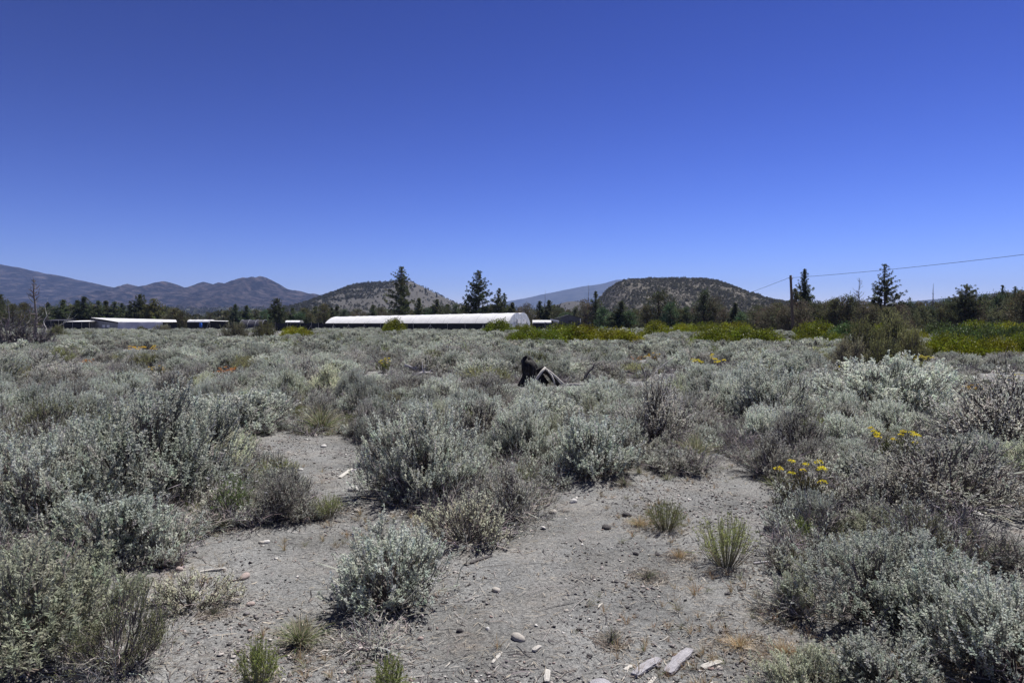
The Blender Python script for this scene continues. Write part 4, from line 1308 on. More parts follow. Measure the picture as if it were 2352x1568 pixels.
# long low shelter with a white sheet roof
A, B = np.array(at(208, 728.4, 150)), np.array(at(404, 733.6, 150))
C, D = np.array(at(406, 738.6, 141)), np.array(at(272, 738.4, 141))
org = np.array([D[0], D[1], 0])
sh = thing("long_shelter", "long low shelter with a bright white sheet roof left of the greenhouses", "shelter", tuple(org))
n, k = 25, 9
V = []
srng = np.random.default_rng(5)
for i in range(n):
    for j in range(k):
        u, w_ = i / (n - 1), j / (k - 1)
        q = (D * (1 - u) + C * u) * (1 - w_) + (A * (1 - u) + B * u) * w_ - org
        q[2] += -.05 * math.sin(u * math.pi * 6) ** 2 * math.sin(w_ * math.pi) + srng.normal() * .01
        V.append(q)
idx = np.arange(n * k).reshape(n, k)
f = np.stack([idx[:-1, :-1], idx[1:, :-1], idx[1:, 1:], idx[:-1, 1:]], -1).reshape(-1, 4)
put("roof_sheet", MB().add(np.array(V), f, (.5, .5, .5)).mesh("roof_sheet", M_film, True), sh)
a, d = A - org, D - org
off = unit(np.array([d[1] - a[1], -(d[0] - a[0]), 0])) * .03
off = off if off[1] < 0 else -off
put("roof_edge_shade", MB().add(np.array([d + off - [0, 0, .03], a + off - [0, 0, .03], a + off - [0, 0, .45], d + off - [0, 0, .30]]), [[0, 1, 2, 3]], (.5, .5, .5)).mesh("roof_edge_shade", M_dark), sh)  # roof edge strip; shade under the overhang put in as near-black colour
put("end_wall", MB().add(np.array([d - [0, 0, .2], a - [0, 0, .2], [a[0], a[1], -.1], [d[0], d[1], -.1]]), [[0, 1, 2, 3]], (.5, .5, .5)).mesh("end_wall", M_greywall), sh)
for q0, q1 in ((.30, .40), (.46, .56)):
    e0, e1 = d * (1 - q0) + a * q0 + off, d * (1 - q1) + a * q1 + off
    put("window", MB().add(np.array([[e0[0], e0[1], .75], [e1[0], e1[1], .75], [e1[0], e1[1], 1.25], [e0[0], e0[1], 1.25]]), [[0, 1, 2, 3]], (.5, .5, .5)).mesh("window", M_white), sh)
c_ = C - org
V = []
nx_, nz_ = 40, 7
for iz in range(nz_):
    for ix in range(nx_):
        u, w_ = ix / (nx_ - 1), iz / (nz_ - 1)
        q = d * (1 - u) + (d * .24 + c_ * .76) * u
        zt = d[2] - .02
        V.append([q[0], q[1] - .45 * (1 - w_) ** 1.5 - .16 * vnoise(u * 9, w_ * 2, 3) - .07 * math.sin(u * 34) * (1 - w_), zt * w_ + (1 - w_) * (.18 + .25 * float(vnoise(u * 6, 0, 8)))])
idx = np.arange(nx_ * nz_).reshape(nz_, nx_)
f = np.stack([idx[:-1, :-1], idx[:-1, 1:], idx[1:, 1:], idx[1:, :-1]], -1).reshape(-1, 4)
put("draped_tarp", MB().add(np.array(V, float), f, (.5, .5, .5)).mesh("draped_tarp", film_mat("grey_white_tarp", (.55, .55, .62), .15), False), sh)
q0 = d * .24 + c_ * .76
put("side_cloth", MB().add(np.array([[q0[0], q0[1], 0], [c_[0], c_[1], 0], [c_[0], c_[1], 1.6], [q0[0], q0[1], 1.6]]), [[0, 1, 2, 3]], (.5, .5, .5)).mesh("side_cloth", M_black), sh)

# dark shade canopy left of it, and the sloping black tarp to the right
def canopy(label, px0, px1, depth, top0, top1, deep, roofmat, name="shade_canopy"):
    x0, x1 = at(px0, 742, depth)[0], at(px1, 742, depth)[0]
    w_ = x1 - x0
    t = thing(name, label, "shelter", (x0, depth, 0))
    put("roof_sheet", quad_slab([(0, 0, top0), (w_, 0, top1), (w_, deep, top1 + .25), (0, deep, top0 + .25)], .05).mesh("roof_sheet", roofmat), t)
    mb = MB()
    mb.add(np.array([[0, .03, 0], [w_, .03, 0], [w_, .03, top1 - .06], [0, .03, top0 - .06]]), [[0, 1, 2, 3]], (.5, .5, .5))
    put("front_cloth", mb.mesh("front_cloth", M_black), t)
    for s in (0.01, .35, .7, .99):
        mb = MB()
        tubes(mb, np.array([[[w_ * s, -.06, -.1], [w_ * s, -.06, 1], [w_ * s, -.06, top0 + (top1 - top0) * s + .05]]]), np.full((1, 3), .04), 5, (.5, .5, .5))
        put("post", mb.mesh("post", M_pale), t)
    return t
canopy("low black shade canopy with a pale top at the left, beyond dead brush", 100, 150, 152, 2.2, 2.25, 4, M_greycloth)
canopy("low shade canopy with a lilac-white top touching the long shelter", 146, 206, 146, 1.95, 2.0, 6, M_white)
x0, y0, _ = at(482, 742, 138)
tp = thing("black_tarp", "sloping black tarp with a white upper edge propped on leaning poles", "tarp", (x0, y0, 0))
w_ = at(524, 742, 138)[0] - x0
V = np.array([[w_ * u, .5 * math.sin(u * 5) * (1 - t_), (2.1 - .1 * u) * t_ + (1 - t_) * (.1 + .9 * u ** 1.4)] for t_ in np.linspace(0, 1, 6) for u in np.linspace(0, 1, 12)])
idx = np.arange(72).reshape(6, 12)
f = np.stack([idx[:-1, :-1], idx[:-1, 1:], idx[1:, 1:], idx[1:, :-1]], -1).reshape(-1, 4)
put("sheet", MB().add(V, f, (.5, .5, .5)).mesh("sheet", M_black, True), tp)
put("edge_strip", quad_slab([(0, -.05, 2.1), (w_, -.05, 2.0), (w_, .3, 2.08), (0, .3, 2.18)], .05).mesh("edge_strip", M_white), tp)
for xx, lean in ((-.1, -.5), (-.1, .5), (w_, .4)):
    mb = MB()
    tubes(mb, np.array([[[xx + lean, -.5, 0], [xx + lean * .5, -.25, 1.05], [xx, -.05, 2.15]]]), np.full((1, 3), .035), 5, (.5, .5, .5))
    put("prop_pole", mb.mesh("prop_pole", M_pale), tp)

# ------------------------------------------------------------------ utility pole and its lines
px_, py_, _ = at(1822, 742, 90)
tx, _, tz = at(1816, 630, 90)
pole = thing("utility_pole", "plain brown wooden utility pole without crossarm before the right tree line", "utility pole", (px_, py_, h1(px_, py_) - .05))
mb = MB()
tubes(mb, np.array([[[(tx - px_) * s, 0, tz * s - .3 * (s == 0)] for s in np.linspace(0, 1, 7)]]), np.linspace(.20, .155, 7)[None], 10, (.5, .5, .5))
shaft = put("shaft", mb.mesh("shaft", M_pole, True), pole)
zc = at(1816, 637, 90)[2]
mb = MB()
box(mb, ((tx - px_) * .94 - .17, -.02, zc - .02), (.12, .10, .20)); box(mb, ((tx - px_) * .94 + .17, -.02, zc - .02), (.12, .10, .20))
put("bracket", mb.mesh("bracket", M_steel), shaft)
mb = MB(); box(mb, ((tx - px_) * .62 + .18, -.02, tz * .66), (.10, .16, .5)); put("marker_plate", mb.mesh("marker_plate", M_greywall), shaft)
def wire(a, b, sag, label):
    t = np.linspace(0, 1, 40)
    P = np.array(a)[None] * (1 - t[:, None]) + np.array(b)[None] * t[:, None]
    P[:, 2] -= sag * 4 * t * (1 - t)
    mb = MB()
    tubes(mb, P[None], np.full((1, 40), .022), 5, (.5, .5, .5))
    put("power_line", mb.mesh("power_line", M_wire), label=label, category="cable")
wa = (px_ + (tx - px_) * .94 + .2, py_ - .02, zc)
wire(wa, at(2760, 530, 52), .35, "black overhead line running from the pole up to the right edge")
wb = (px_ + (tx - px_) * .94 - .2, py_ - .02, zc)
wire(wb, at(1560, 728, 290), .3, "black overhead line dropping away from the pole towards the flat butte")
# ------------------------------------------------------------------ the sagebrush field
frng = np.random.default_rng(2024)
TAKEN = []                                                    # (x, y, radius) of what already stands somewhere
NAMES = {"sage_large": "sagebrush", "sage_medium": "sagebrush", "sage_small": "sagebrush", "grey_shrub": "grey_shrub", "green_sage": "green_sagebrush", "bitterbrush": "bitterbrush",
         "rabbitbrush": "rabbitbrush", "green_broom": "rabbitbrush", "dead_shrub": "dead_shrub", "bunchgrass": "bunchgrass", "dry_tuft": "grass_tuft", "cheatgrass": "cheatgrass", "pale_shrub": "pale_shrub"}
CATS = {"bunchgrass": "grass", "grass_tuft": "grass", "cheatgrass": "grass"}
def plant(kind, x, y, w, h, label, group=None, pick=None):
    v = NEAR[kind]
    rw, rh, parts = v[pick % len(v) if pick is not None else frng.integers(0, len(v))]
    nm = NAMES[kind]
    t = thing(nm, label, CATS.get(nm, "shrub"), (x, y, h1(x, y) - .01), frng.uniform(0, 6.28), (w / rw, w / rw, h / rh), group)
    for pn, me in parts:
        put(pn, me, t)
    TAKEN.append((x, y, w * .42))
    return t

def hero_plant(kind, bx, by, wpx, hpx, label, pick=None, group=None):
    """bx, by: where its front foot meets the ground; wpx, hpx: its size in the picture"""
    x, y = ground_xy(bx, by)
    w = wpx * m_per_px(y)
    x, y = x * (1 + .36 * w / y), y + .36 * w
    w = wpx * m_per_px(y) * (1.24 if "sage" in kind or "shrub" in kind or kind == "bitterbrush" else 1.08)
    ang = math.atan2(CAMZ, y)
    h = max((hpx * m_per_px(y) - .50 * w * math.sin(ang)) / math.cos(ang), .33 * w)
    return plant(kind, x, y, w, h, label, group, pick)

HERO = [
 ("sage_large", 345, 1185, 420, 300, "large silver sagebrush at the left, topmost of the big left clump"),
 ("sage_large", 110, 1262, 380, 300, "broad silver sagebrush at the left edge, in the middle of the big left clump"),
 ("sage_medium", 285, 1300, 250, 190, "low silver sagebrush at the foot of the big left clump"),
 ("green_sage", 85, 1545, 420, 320, "pale green feathery shrub filling the bottom left corner"),
 ("bitterbrush", 275, 1568, 230, 230, "olive leafy shrub right of the pale green one in the bottom left corner"),
 ("pale_shrub", 440, 1400, 165, 110, "small cream-coloured dry shrub alone on sand near the pale stick"),
 ("sage_medium", 905, 1398, 285, 225, "silver and olive sagebrush alone in the centre of the sandy clearing"),
 ("bunchgrass", 690, 1492, 170, 120, "flattened grey bunchgrass left of the central clearing sagebrush"),
 ("green_broom", 592, 1580, 82, 140, "small upright green rabbitbrush at the bottom edge left of centre"),
 ("green_broom", 898, 1592, 84, 125, "small upright green rabbitbrush at the bottom edge below the central sagebrush"),
 ("dead_shrub", 850, 1490, 160, 90, "low dark dead shrub just below the central clearing sagebrush"),
 ("sage_large", 985, 1150, 280, 220, "big grey sagebrush in the centre behind the sandy clearing"),
 ("grey_shrub", 1180, 1192, 170, 150, "dark-based grey shrub right of the big central sagebrush"),
 ("pale_shrub", 1070, 1252, 180, 140, "yellowish grey shrub in front of the big central sagebrush"),
 ("sage_medium", 1362, 1100, 195, 160, "rounded pale sagebrush right of centre with a neat dome"),
 ("grey_shrub", 1500, 1035, 165, 165, "sagebrush on dark bare stems right of the domed sagebrush"),
 ("bunchgrass", 1600, 1070, 130, 110, "green bunchgrass right of the dark-stemmed sagebrush"),
 ("rabbitbrush", 1668, 1300, 145, 160, "yellow-green topped rabbitbrush alone on the right of the clearing"),
 ("rabbitbrush", 1528, 1215, 95, 100, "sparse grey rabbitbrush behind the yellow-green topped one"),
 ("dry_tuft", 1487, 1318, 70, 46, "tiny green tuft left of the yellow-green rabbitbrush"),
 ("dry_tuft", 1405, 1460, 70, 70, "spiky dark grass tuft right of the round stone"),
 ("sage_large", 2030, 1440, 380, 250, "silvery sagebrush with upright spikes at the lower right"),
 ("sage_large", 2300, 1600, 430, 340, "tall green-silver sagebrush filling the bottom right corner"),
 ("sage_medium", 2030, 1620, 270, 200, "low silver sagebrush at the bottom edge right of centre"),
 ("green_sage", 1850, 1600, 190, 150, "thin olive shrub and grass left of the low bottom sagebrush"),
 ("dead_shrub", 1850, 1420, 170, 110, "bare dark twigs left of the spiky silver sagebrush"),
 ("dead_shrub", 2330, 1330, 150, 110, "bare black twigs on the sand at the right edge"),
 ("grey_shrub", 2160, 1195, 360, 190, "wide tangled grey shrub at the right above the spiky sagebrush"),
 ("grey_shrub", 2010, 1195, 210, 120, "grey twiggy shrub right of the yellow-flowered buckwheat"),
 ("green_sage", 2000, 1250, 150, 80, "low greenish shrub behind the spiky silver sagebrush"),
 ("grey_shrub", 1762, 1100, 130, 115, "upright grey-brown shrub left of the nearest buckwheat"),
 ("sage_large", 1772, 980, 190, 160, "sagebrush with deep shade beneath it, right of centre"),
 ("sage_large", 2035, 965, 300, 145, "broad blue-grey sagebrush mound right of the shaded one"),
 ("grey_shrub", 2310, 1058, 310, 215, "big dark grey shrub overhanging deep shade at the right edge"),
 ("bunchgrass", 738, 1003, 150, 100, "tall pale green bunchgrass left of centre behind the clearing"),
 ("sage_medium", 540, 1012, 240, 125, "wide silver sagebrush left of the tall bunchgrass"),
 ("green_sage", 500, 1065, 160, 105, "soft green sagebrush in front of the wide silver one"),
 ("grey_shrub", 645, 1195, 180, 115, "dark grey twiggy shrub at the left edge of the clearing"),
 ("rabbitbrush", 755, 1190, 85, 75, "small green rabbitbrush beside the dark twiggy shrub"),
 ("bitterbrush", 112, 1038, 170, 115, "dark olive shrub above the sand patch at the left edge"),
 ("rabbitbrush", 625, 1090, 62, 46, "small yellow-green tuft on sand below the soft green sagebrush"),
 ("grey_shrub", 470, 1130, 150, 110, "grey brush between the soft green sagebrush and the left clump"),
 ("grey_shrub", 1100, 1030, 160, 110, "grey brush behind the big central sagebrush"),
 ("sage_medium", 1240, 1010, 180, 100, "low sagebrush between the central brush and the domed sagebrush"),
 ("grey_shrub", 1560, 1090, 120, 70, "low dark brush at the back right of the clearing"),
 ("dry_tuft", 1435, 1115, 70, 50, "dry grey tuft at the back of the clearing below the domed sagebrush"),
 ("dry_tuft", 505, 1218, 70, 60, "small grass tuft by the dead branches at the left of the clearing"),
 ("dry_tuft", 495, 1408, 60, 60, "small dry tuft against the cream-coloured dry shrub"),
 ("cheatgrass", 1470, 1205, 90, 40, "orange dry cheatgrass patch left of the sparse grey rabbitbrush"),
 ("cheatgrass", 1560, 1275, 60, 50, "orange dry cheatgrass patch left of the yellow-green rabbitbrush"),
 ("cheatgrass", 1800, 1500, 130, 60, "tan dry cheatgrass beside the thin olive shrub at the bottom"),
 ("cheatgrass", 1700, 1480, 120, 40, "thin tan cheatgrass right of the long grey wood chunk"),
 ("green_broom", 1840, 1245, 60, 70, "small yellow-green tuft below the nearest buckwheat"),
 ("green_broom", 2235, 1262, 40, 46, "tiny green plant on the bare sand at the right"),
 ("green_sage", 1830, 1395, 80, 110, "yellow-green sprig at the left of the spiky silver sagebrush"),
 ("dead_shrub", 430, 1235, 150, 70, "tangle of bare grey branches at the foot of the left clump"),
]
for i, (k, bx, by, w_, h_, lab) in enumerate(HERO):
    hero_plant(k, bx, by, w_, h_, lab, pick=i)

# ------------------------------------------------------------------ flowering plants
M_stalk = M_bark
def buckwheat(bx, by, wpx, hpx, label, fcol, heads, leafcol=(.12, .13, .06), seed=0):
    rng = np.random.default_rng(900 + seed)
    x, y = ground_xy(bx, by)
    w, h = wpx * m_per_px(y), max(hpx * m_per_px(y), .2)
    t = thing("buckwheat", label, "flowering plant", (x, y + .3 * w, h1(x, y + .3 * w) - .01), rng.uniform(0, 6.28), group="yellow and orange flowering buckwheat")
    far = y > 12
    st, fo = sage(910 + seed, w, h * .72, 22, 9 if far else 13, 8 if far else 13, .034 if far else .020, .016 if far else .010, leafcol, .11, 0, 10, bare=.1, stem_r=.005)
    put("stems", st.mesh("stems", M_bark), t)
    put("foliage", fo.mesh("foliage", M_leaf), t)
    a = rng.uniform(0, 6.28, heads); r = np.sqrt(rng.uniform(.05, 1, heads)) * w * .48
    tips = np.stack([np.cos(a) * r, np.sin(a) * r, h * rng.uniform(.68, 1.08, heads)], 1)
    sk = MB()
    tubes(sk, bend(rng, tips * np.array([.4, .4, .3]), tips, 4, .05), np.full((1, 4), .003 if not far else .006), 3, (.17, .16, .08))
    put("flower_stalks", sk.mesh("flower_stalks", M_bark), t)
    hr = np.clip(w * .055, .016, .07)
    for q in range(heads):
        mb = MB()
        n = 46
        an = rng.uniform(0, 6.28, n); rd = np.sqrt(rng.uniform(0, 1, n)) * hr * rng.uniform(.8, 1.2)
        P = np.stack([np.cos(an) * rd, np.sin(an) * rd, (.55 * hr) * (1 - (rd / hr) ** 2)], 1) + rng.normal(size=(n, 3)) * hr * .08
        d = unit(np.stack([np.cos(an) * .6, np.sin(an) * .6, np.full(n, 1.0)], 1) + rng.normal(size=(n, 3)) * .45)
        blades(mb, P, d, hr * .42, hr * .34, jitter_col(rng, fcol, n, .12, .05), 0, rng)
        put("flower_head", mb.mesh("flower_head", M_petal), t, tuple(tips[q]))
    TAKEN.append((x, y + .3 * w, w * .35))

YEL, ORG, GOLD = (.80, .68, .07), (.62, .27, .07), (.78, .54, .07)
FL = [(1868, 1175, 160, 108, "nearest buckwheat with yellow heads and rusty lower leaves, right of the clearing", YEL, 9, (.11, .10, .05)),
      (2075, 1085, 130, 95, "taller buckwheat with scattered yellow heads behind the nearest one", YEL, 12, (.12, .13, .05)),
      (366, 985, 50, 55, "yellow-flowered buckwheat above the big left silver clump", YEL, 8, (.13, .14, .07)),
      (318, 822, 70, 26, "wide yellow buckwheat far left, in front of the long shelter", GOLD, 16, (.13, .14, .06)),
      (198, 845, 40, 22, "orange faded buckwheat at the far left", ORG, 10, (.15, .13, .08)),
      (352, 866, 40, 28, "orange-yellow buckwheat right of the far left orange one", GOLD, 8, (.15, .14, .07)),
      (508, 878, 60, 32, "bright rust-orange buckwheat left of centre", ORG, 16, (.16, .13, .08)),
      (878, 858, 46, 34, "yellow buckwheat left of the fallen grey branches", YEL, 12, (.13, .15, .05)),
      (1500, 840, 40, 30, "golden buckwheat right of the burnt stump", GOLD, 10, (.16, .12, .07)),
      (1462, 842, 36, 24, "rusty buckwheat just left of the golden one", ORG, 8, (.16, .12, .07)),
      (1632, 872, 80, 48, "wide yellow buckwheat right of the tangled branches", YEL, 14, (.11, .13, .05)),
      (1802, 925, 30, 36, "small yellow buckwheat above the shaded sagebrush", YEL, 5, (.13, .14, .07)),
      (1936, 868, 36, 24, "small pale yellow buckwheat below the dark olive bitterbrush", YEL, 5, (.13, .14, .07)),
      (2112, 850, 76, 34, "pale yellow buckwheat right of the dark olive bitterbrush", (.62, .55, .12), 16, (.13, .14, .07)),
      (2242, 912, 66, 32, "gold and rust buckwheat at the right before the big dark sagebrush", GOLD, 12, (.16, .13, .07)),
      (2332, 888, 50, 30, "yellow buckwheat at the right edge under the fallen branch", YEL, 10, (.13, .14, .07))]
for i, a_ in enumerate(FL):
    buckwheat(*a_, seed=i)
# white-flowered herb beside the left clump
hx_, hy_ = ground_xy(530, 1198)
t = thing("white_aster", "slender green herb with tiny white daisies beside the left silver clump", "flowering plant", (hx_, hy_ + .1, h1(hx_, hy_ + .1)))
st, fo = broom(930, .32, .42, 40, (.13, .18, .06), 14, .026, .004, dry=.1)
put("stems", st.mesh("stems", M_bark), t); put("foliage", fo.mesh("foliage", M_leaf), t)
wr = np.random.default_rng(8)
for q in range(18):
    mb = MB(); n = 9
    an = np.arange(n) / n * 6.283
    d = np.stack([np.cos(an), np.sin(an), np.full(n, .25)], 1)
    blades(mb, d * .002, unit(d), .011, .005, (.72, .70, .74), 0, wr)
    put("flower_head", mb.mesh("flower_head", M_petal), t, (wr.normal() * .13, wr.normal() * .10, wr.uniform(.22, .44)))

# ------------------------------------------------------------------ green manzanita mounds and big olive shrubs
MZ = [(2.6, .95, split(manzanita(600 + i, 2.6, .95, 110, 70, col=(.165, .195, .017)), "manzanita", M_green)) for i in range(3)]
MZD = [(2.6, .95, split(manzanita(606 + i, 2.6, .95, 110, 60, col=(.085, .125, .040)), "manzanita_dark", M_green)) for i in range(2)]
MZY = [(2.6, .95, split(manzanita(610 + i, 2.6, .95, 110, 66, col=(.235, .250, .020)), "manzanita", M_green)) for i in range(2)]
BIT = [(2.6, 1.5, split(sage(620 + i, 2.6, 1.5, 80, 13, 9, .075, .030, (.175, .18, .08), .36, 40, 60, bare=.12, stem_r=.025, twig_r=.005, upright=1.0, low=.25), "bitterbrush", M_leaf)) for i in range(2)]
BITG = [(2.6, 1.5, split(sage(625, 2.6, 1.5, 90, 16, 8, .070, .028, (.27, .265, .17), .36, 30, 90, bare=.25, stem_r=.025, twig_r=.005, upright=1.0, low=.25), "bitterbrush_grey", M_leaf))]
def mound(kind, bx, top, wpx, depth, label, name, group):
    w = wpx * m_per_px(depth)
    x, y, zt = at(bx, top, depth)
    h = max(zt, .45)
    rw, rh, parts = kind[frng.integers(0, len(kind))]
    t = thing(name, label, "shrub", (x, y, h1(x, y) - .04), frng.uniform(0, 6.28), (w / rw, w / rw * .9, h / rh), group)
    for pn, me in parts:
        put(pn, me, t)
    TAKEN.append((x, y, w * .46))

G1 = "green manzanita mounds"
MOUND = [
 (MZ, 1188, 764, 60, 46, "left tip of the long green manzanita strip beyond the burnt stump"), (MZ, 1215, 754, 80, 48, "second mound from the left in the long green manzanita strip"),
 (MZ, 1258, 757, 90, 46, "third mound from the left in the long green manzanita strip"), (MZ, 1300, 747, 110, 49, "tallest middle mound of the long green manzanita strip"),
 (MZY, 1350, 750, 110, 49, "yellowish mound right of the middle of the long manzanita strip"), (MZY, 1400, 755, 90, 48, "second mound from the right in the long green manzanita strip"),
 (MZY, 1440, 757, 80, 47, "right tip of the long yellow-green manzanita strip"), (MZ, 1145, 738, 78, 80, "dark green manzanita in front of the greenhouse end"),
 (MZ, 1508, 742, 84, 68, "manzanita mound between the long strip and the middle right strip"), (MZ, 1640, 757, 110, 46, "left mound of the middle right manzanita strip"),
 (MZ, 1700, 752, 110, 47, "middle mound of the middle right manzanita strip"), (MZ, 1755, 760, 100, 45, "right mound of the middle right manzanita strip before the pole"),
 (MZY, 1620, 739, 80, 80, "far thin manzanita left of the middle right strip"), (MZY, 1690, 738, 90, 82, "far thin manzanita behind the middle right strip"),
 (MZ, 1850, 766, 80, 47, "left mound of the manzanita before the dark olive bitterbrush"), (MZ, 1905, 764, 80, 46, "right mound of the manzanita before the dark olive bitterbrush"),
 (MZ, 1875, 737, 100, 76, "domed manzanita right behind the utility pole base"), (MZD, 1950, 742, 90, 70, "manzanita between the pole and the dark olive bitterbrush"),
 (MZY, 678, 750, 70, 68, "bright yellow-green manzanita left of the greenhouses"), (MZY, 700, 757, 44, 60, "small bright manzanita touching the yellow-green one"),
 (MZ, 905, 736, 64, 84, "olive round manzanita in front of the greenhouse middle"),
 (MZY, 2170, 766, 90, 34, "yellow-green manzanita just right of the dark olive bitterbrush"), (MZY, 2225, 772, 110, 31, "bright yellow-green manzanita at the right, lowest of the field"),
 (MZY, 2290, 774, 100, 31, "yellow-green manzanita near the right edge, lowest row"), (MZ, 2345, 768, 80, 33, "manzanita at the right edge, lowest row"),
 (MZD, 2200, 750, 110, 45, "green manzanita in the middle row at the right"), (MZD, 2270, 749, 100, 45, "darker manzanita in the middle row near the right edge"), (MZD, 2335, 748, 90, 45, "manzanita at the right edge, middle row"),
 (MZD, 2160, 738, 90, 70, "far manzanita under the thin dead spike"), (MZ, 2240, 738, 110, 72, "far manzanita under the half dead pine"), (MZY, 2320, 738, 110, 72, "far manzanita at the right edge under the junipers"),
 (MZY, 2110, 756, 60, 50, "manzanita peeping over the right shoulder of the dark olive bitterbrush"), (MZ, 2040, 741, 90, 70, "manzanita behind the dark olive bitterbrush"),
 (MZ, 1200, 743, 60, 88, "far manzanita at the corner of the greenhouse fence"), (MZY, 1570, 741, 70, 86, "far manzanita under the spreading junipers"),
]
for k_, bx, tp_, wp, dd, lab in MOUND:
    mound(k_, bx, tp_, wp, dd, lab, "manzanita", G1)
G2 = "big olive bitterbrush"
for k_, bx, tp_, wp, dd, lab in [
 (BIT, 1985, 738, 130, 26, "tall left half of the dark olive bitterbrush at the right"), (BIT, 2055, 724, 120, 28, "tallest middle of the dark olive bitterbrush at the right"),
 (BIT, 2098, 756, 90, 26, "right shoulder of the dark olive bitterbrush at the right"), (BITG, 1950, 774, 100, 24, "greyish front skirt of the dark olive bitterbrush"), (BIT, 2030, 778, 110, 23.5, "lowest front clump of the dark olive bitterbrush"),
 (BITG, 540, 738, 70, 60, "olive-grey bitterbrush left of the dark fence, paler one of two"), (BIT, 606, 738, 66, 58, "darker bitterbrush before the dark fence, right one of two"),
 (BIT, 130, 744, 56, 62, "dark olive bitterbrush beside the dead juniper at the left"), (BIT, 325, 750, 40, 90, "small olive shrub in front of the draped white tarp"), (BITG, 372, 745, 46, 95, "low olive shrub before the right end of the long shelter")]:
    mound(k_, bx, tp_, wp, dd, lab, "bitterbrush", G2)

# ------------------------------------------------------------------ scattered shrubs
CLEAR = [np.array(q, float) for q in (
    [(590, 1005), (640, 1000), (700, 1008), (800, 1010), (880, 1060), (865, 1145), (960, 1190), (1120, 1215), (1255, 1140), (1290, 1100), (1420, 1095), (1560, 1105), (1680, 1050), (1720, 1075), (1790, 1130), (1800, 1260), (1760, 1330), (1770, 1420), (1720, 1500), (1740, 1640), (340, 1640), (360, 1480), (330, 1390), (380, 1330), (420, 1250), (590, 1200), (720, 1190), (700, 1130), (590, 1060)],
    [(2220, 1160), (2400, 1140), (2420, 1330), (2260, 1270), (2180, 1200)], [(950, 925), (1060, 925), (1060, 950), (960, 950)], [(-60, 1025), (70, 1035), (80, 1062), (-60, 1065)],
    [(1640, 985), (1720, 985), (1720, 1030), (1650, 1030)], [(1130, 960), (1200, 960), (1190, 1000), (1140, 1000)], [(620, 960), (670, 960), (660, 1000), (620, 1000)])]
def inside(poly, x, y):
    c = np.zeros(len(x), bool)
    j = len(poly) - 1
    for i in range(len(poly)):
        xi, yi, xj, yj = *poly[i], *poly[j]
        c ^= ((yi > y) != (yj > y)) & (x < (xj - xi) * (y - yi) / (yj - yi + 1e-9) + xi)
        j = i
    return c

cand = []
for d0, d1, step in ((3.2, 12, .54), (12, 34, 1.0), (34, 125, 1.25)):
    X = np.arange(-d1 * .86 - 3, d1 * .86 + 3, step)
    Y = np.arange(d0, d1, step)
    A_, B_ = np.meshgrid(X, Y)
    A_ = A_ + frng.uniform(-.45, .45, A_.shape) * step
    B_ = B_ + frng.uniform(-.45, .45, B_.shape) * step
    x, y = A_.ravel(), B_.ravel()
    k = np.abs(x) < y * .82 + 2.5
    cand.append(np.stack([x[k], y[k], np.full(k.sum(), step)], 1))
cand = np.concatenate(cand)
cx, cy, cs = cand.T
size = cs * (.72 + .95 * frng.uniform(0, 1, len(cs)) ** 1.4) * (.75 + .5 * vnoise(cx / 3, cy / 3, 21))
c_, s_ = math.cos(PITCH), math.sin(PITCH)
dd_ = cy * c_ + CAMZ * s_
ppx = (512 + cx / dd_ * FPX) / S
ppy = (341 - (cy * s_ - CAMZ * c_) / dd_ * FPX) / S
keep = np.ones(len(cx), bool)
for q in CLEAR:
    keep &= ~inside(q, ppx, ppy + size * .25 * FPX / cy / S * 0.6)
keep &= ~(vnoise(cx / 2.2, cy / 2.2, 33) < np.where(cy < 30, .20, .10))
# not under the fences, houses and trees
keep &= ~((cy > 112) & (ppx > 600) & (ppx < 1360))
keep &= ~((cy > 116) & (ppx <= 600)) & ~((cy > 96) & (ppx >= 1720))
# keep the view open to what stands farther back (low growth in front of the stump, branches, flowers and mounds)
top_h = np.minimum(size * .7, .72)
top_py = (341 - (cy * s_ + (top_h - CAMZ) * c_) / (cy * c_ - (top_h - CAMZ) * s_) * FPX) / S
half_px = size * .45 / (cy * S / FPX)
hcap = np.full(len(cx), 9.0)
OPEN = [(1195, 1345, 884), (1335, 1500, 880), (925, 1018, 866), (1180, 1470, 785), (1590, 1800, 785), (1815, 1940, 782), (2130, 2380, 812), (1920, 2120, 838), (1500, 1550, 862), (2230, 2370, 858), (840, 885, 862), (645, 715, 764), (870, 940, 752), (1105, 1185, 754),
        (505, 640, 772), (0, 110, 782)] + [(f_[0] - f_[2] * .4, f_[0] + f_[2] * .4, f_[1] - f_[3] * .55) for f_ in FL]
for x0_, x1_, yb_ in OPEN:
    hit = (ppx + half_px > x0_) & (ppx - half_px < x1_) & (ppy > yb_ - 7) & (top_py < yb_)
    v_ = (yb_ * S - 341) / FPX
    zc_ = CAMZ + cy * (-s_ - v_ * c_) / (c_ - v_ * s_)
    hcap = np.where(hit, np.minimum(hcap, zc_ + frng.uniform(-.02, .07, len(cx))), hcap)
keep &= hcap > .09
size = np.where(hcap < 1, np.minimum(size, hcap * 2.6 + .06), size)
big = np.array([t_ for t_ in TAKEN])
for tx_, ty_, tr_ in big:
    keep &= np.hypot(cx - tx_, cy - ty_) > tr_ + size * (.18 if ty_ > 20 else .30)
cx, cy, size, ppx, ppy, hcap = cx[keep], cy[keep], size[keep], ppx[keep], ppy[keep], hcap[keep]
order = np.argsort(-(size / cy))
order = order[np.argsort(cy[order], kind="stable")]
vis = (ppx[order] > -60) & (ppx[order] < 2412)
oi = order[vis]
IND = oi[:250]
REST = np.setdiff1d(np.arange(len(cx)), IND)
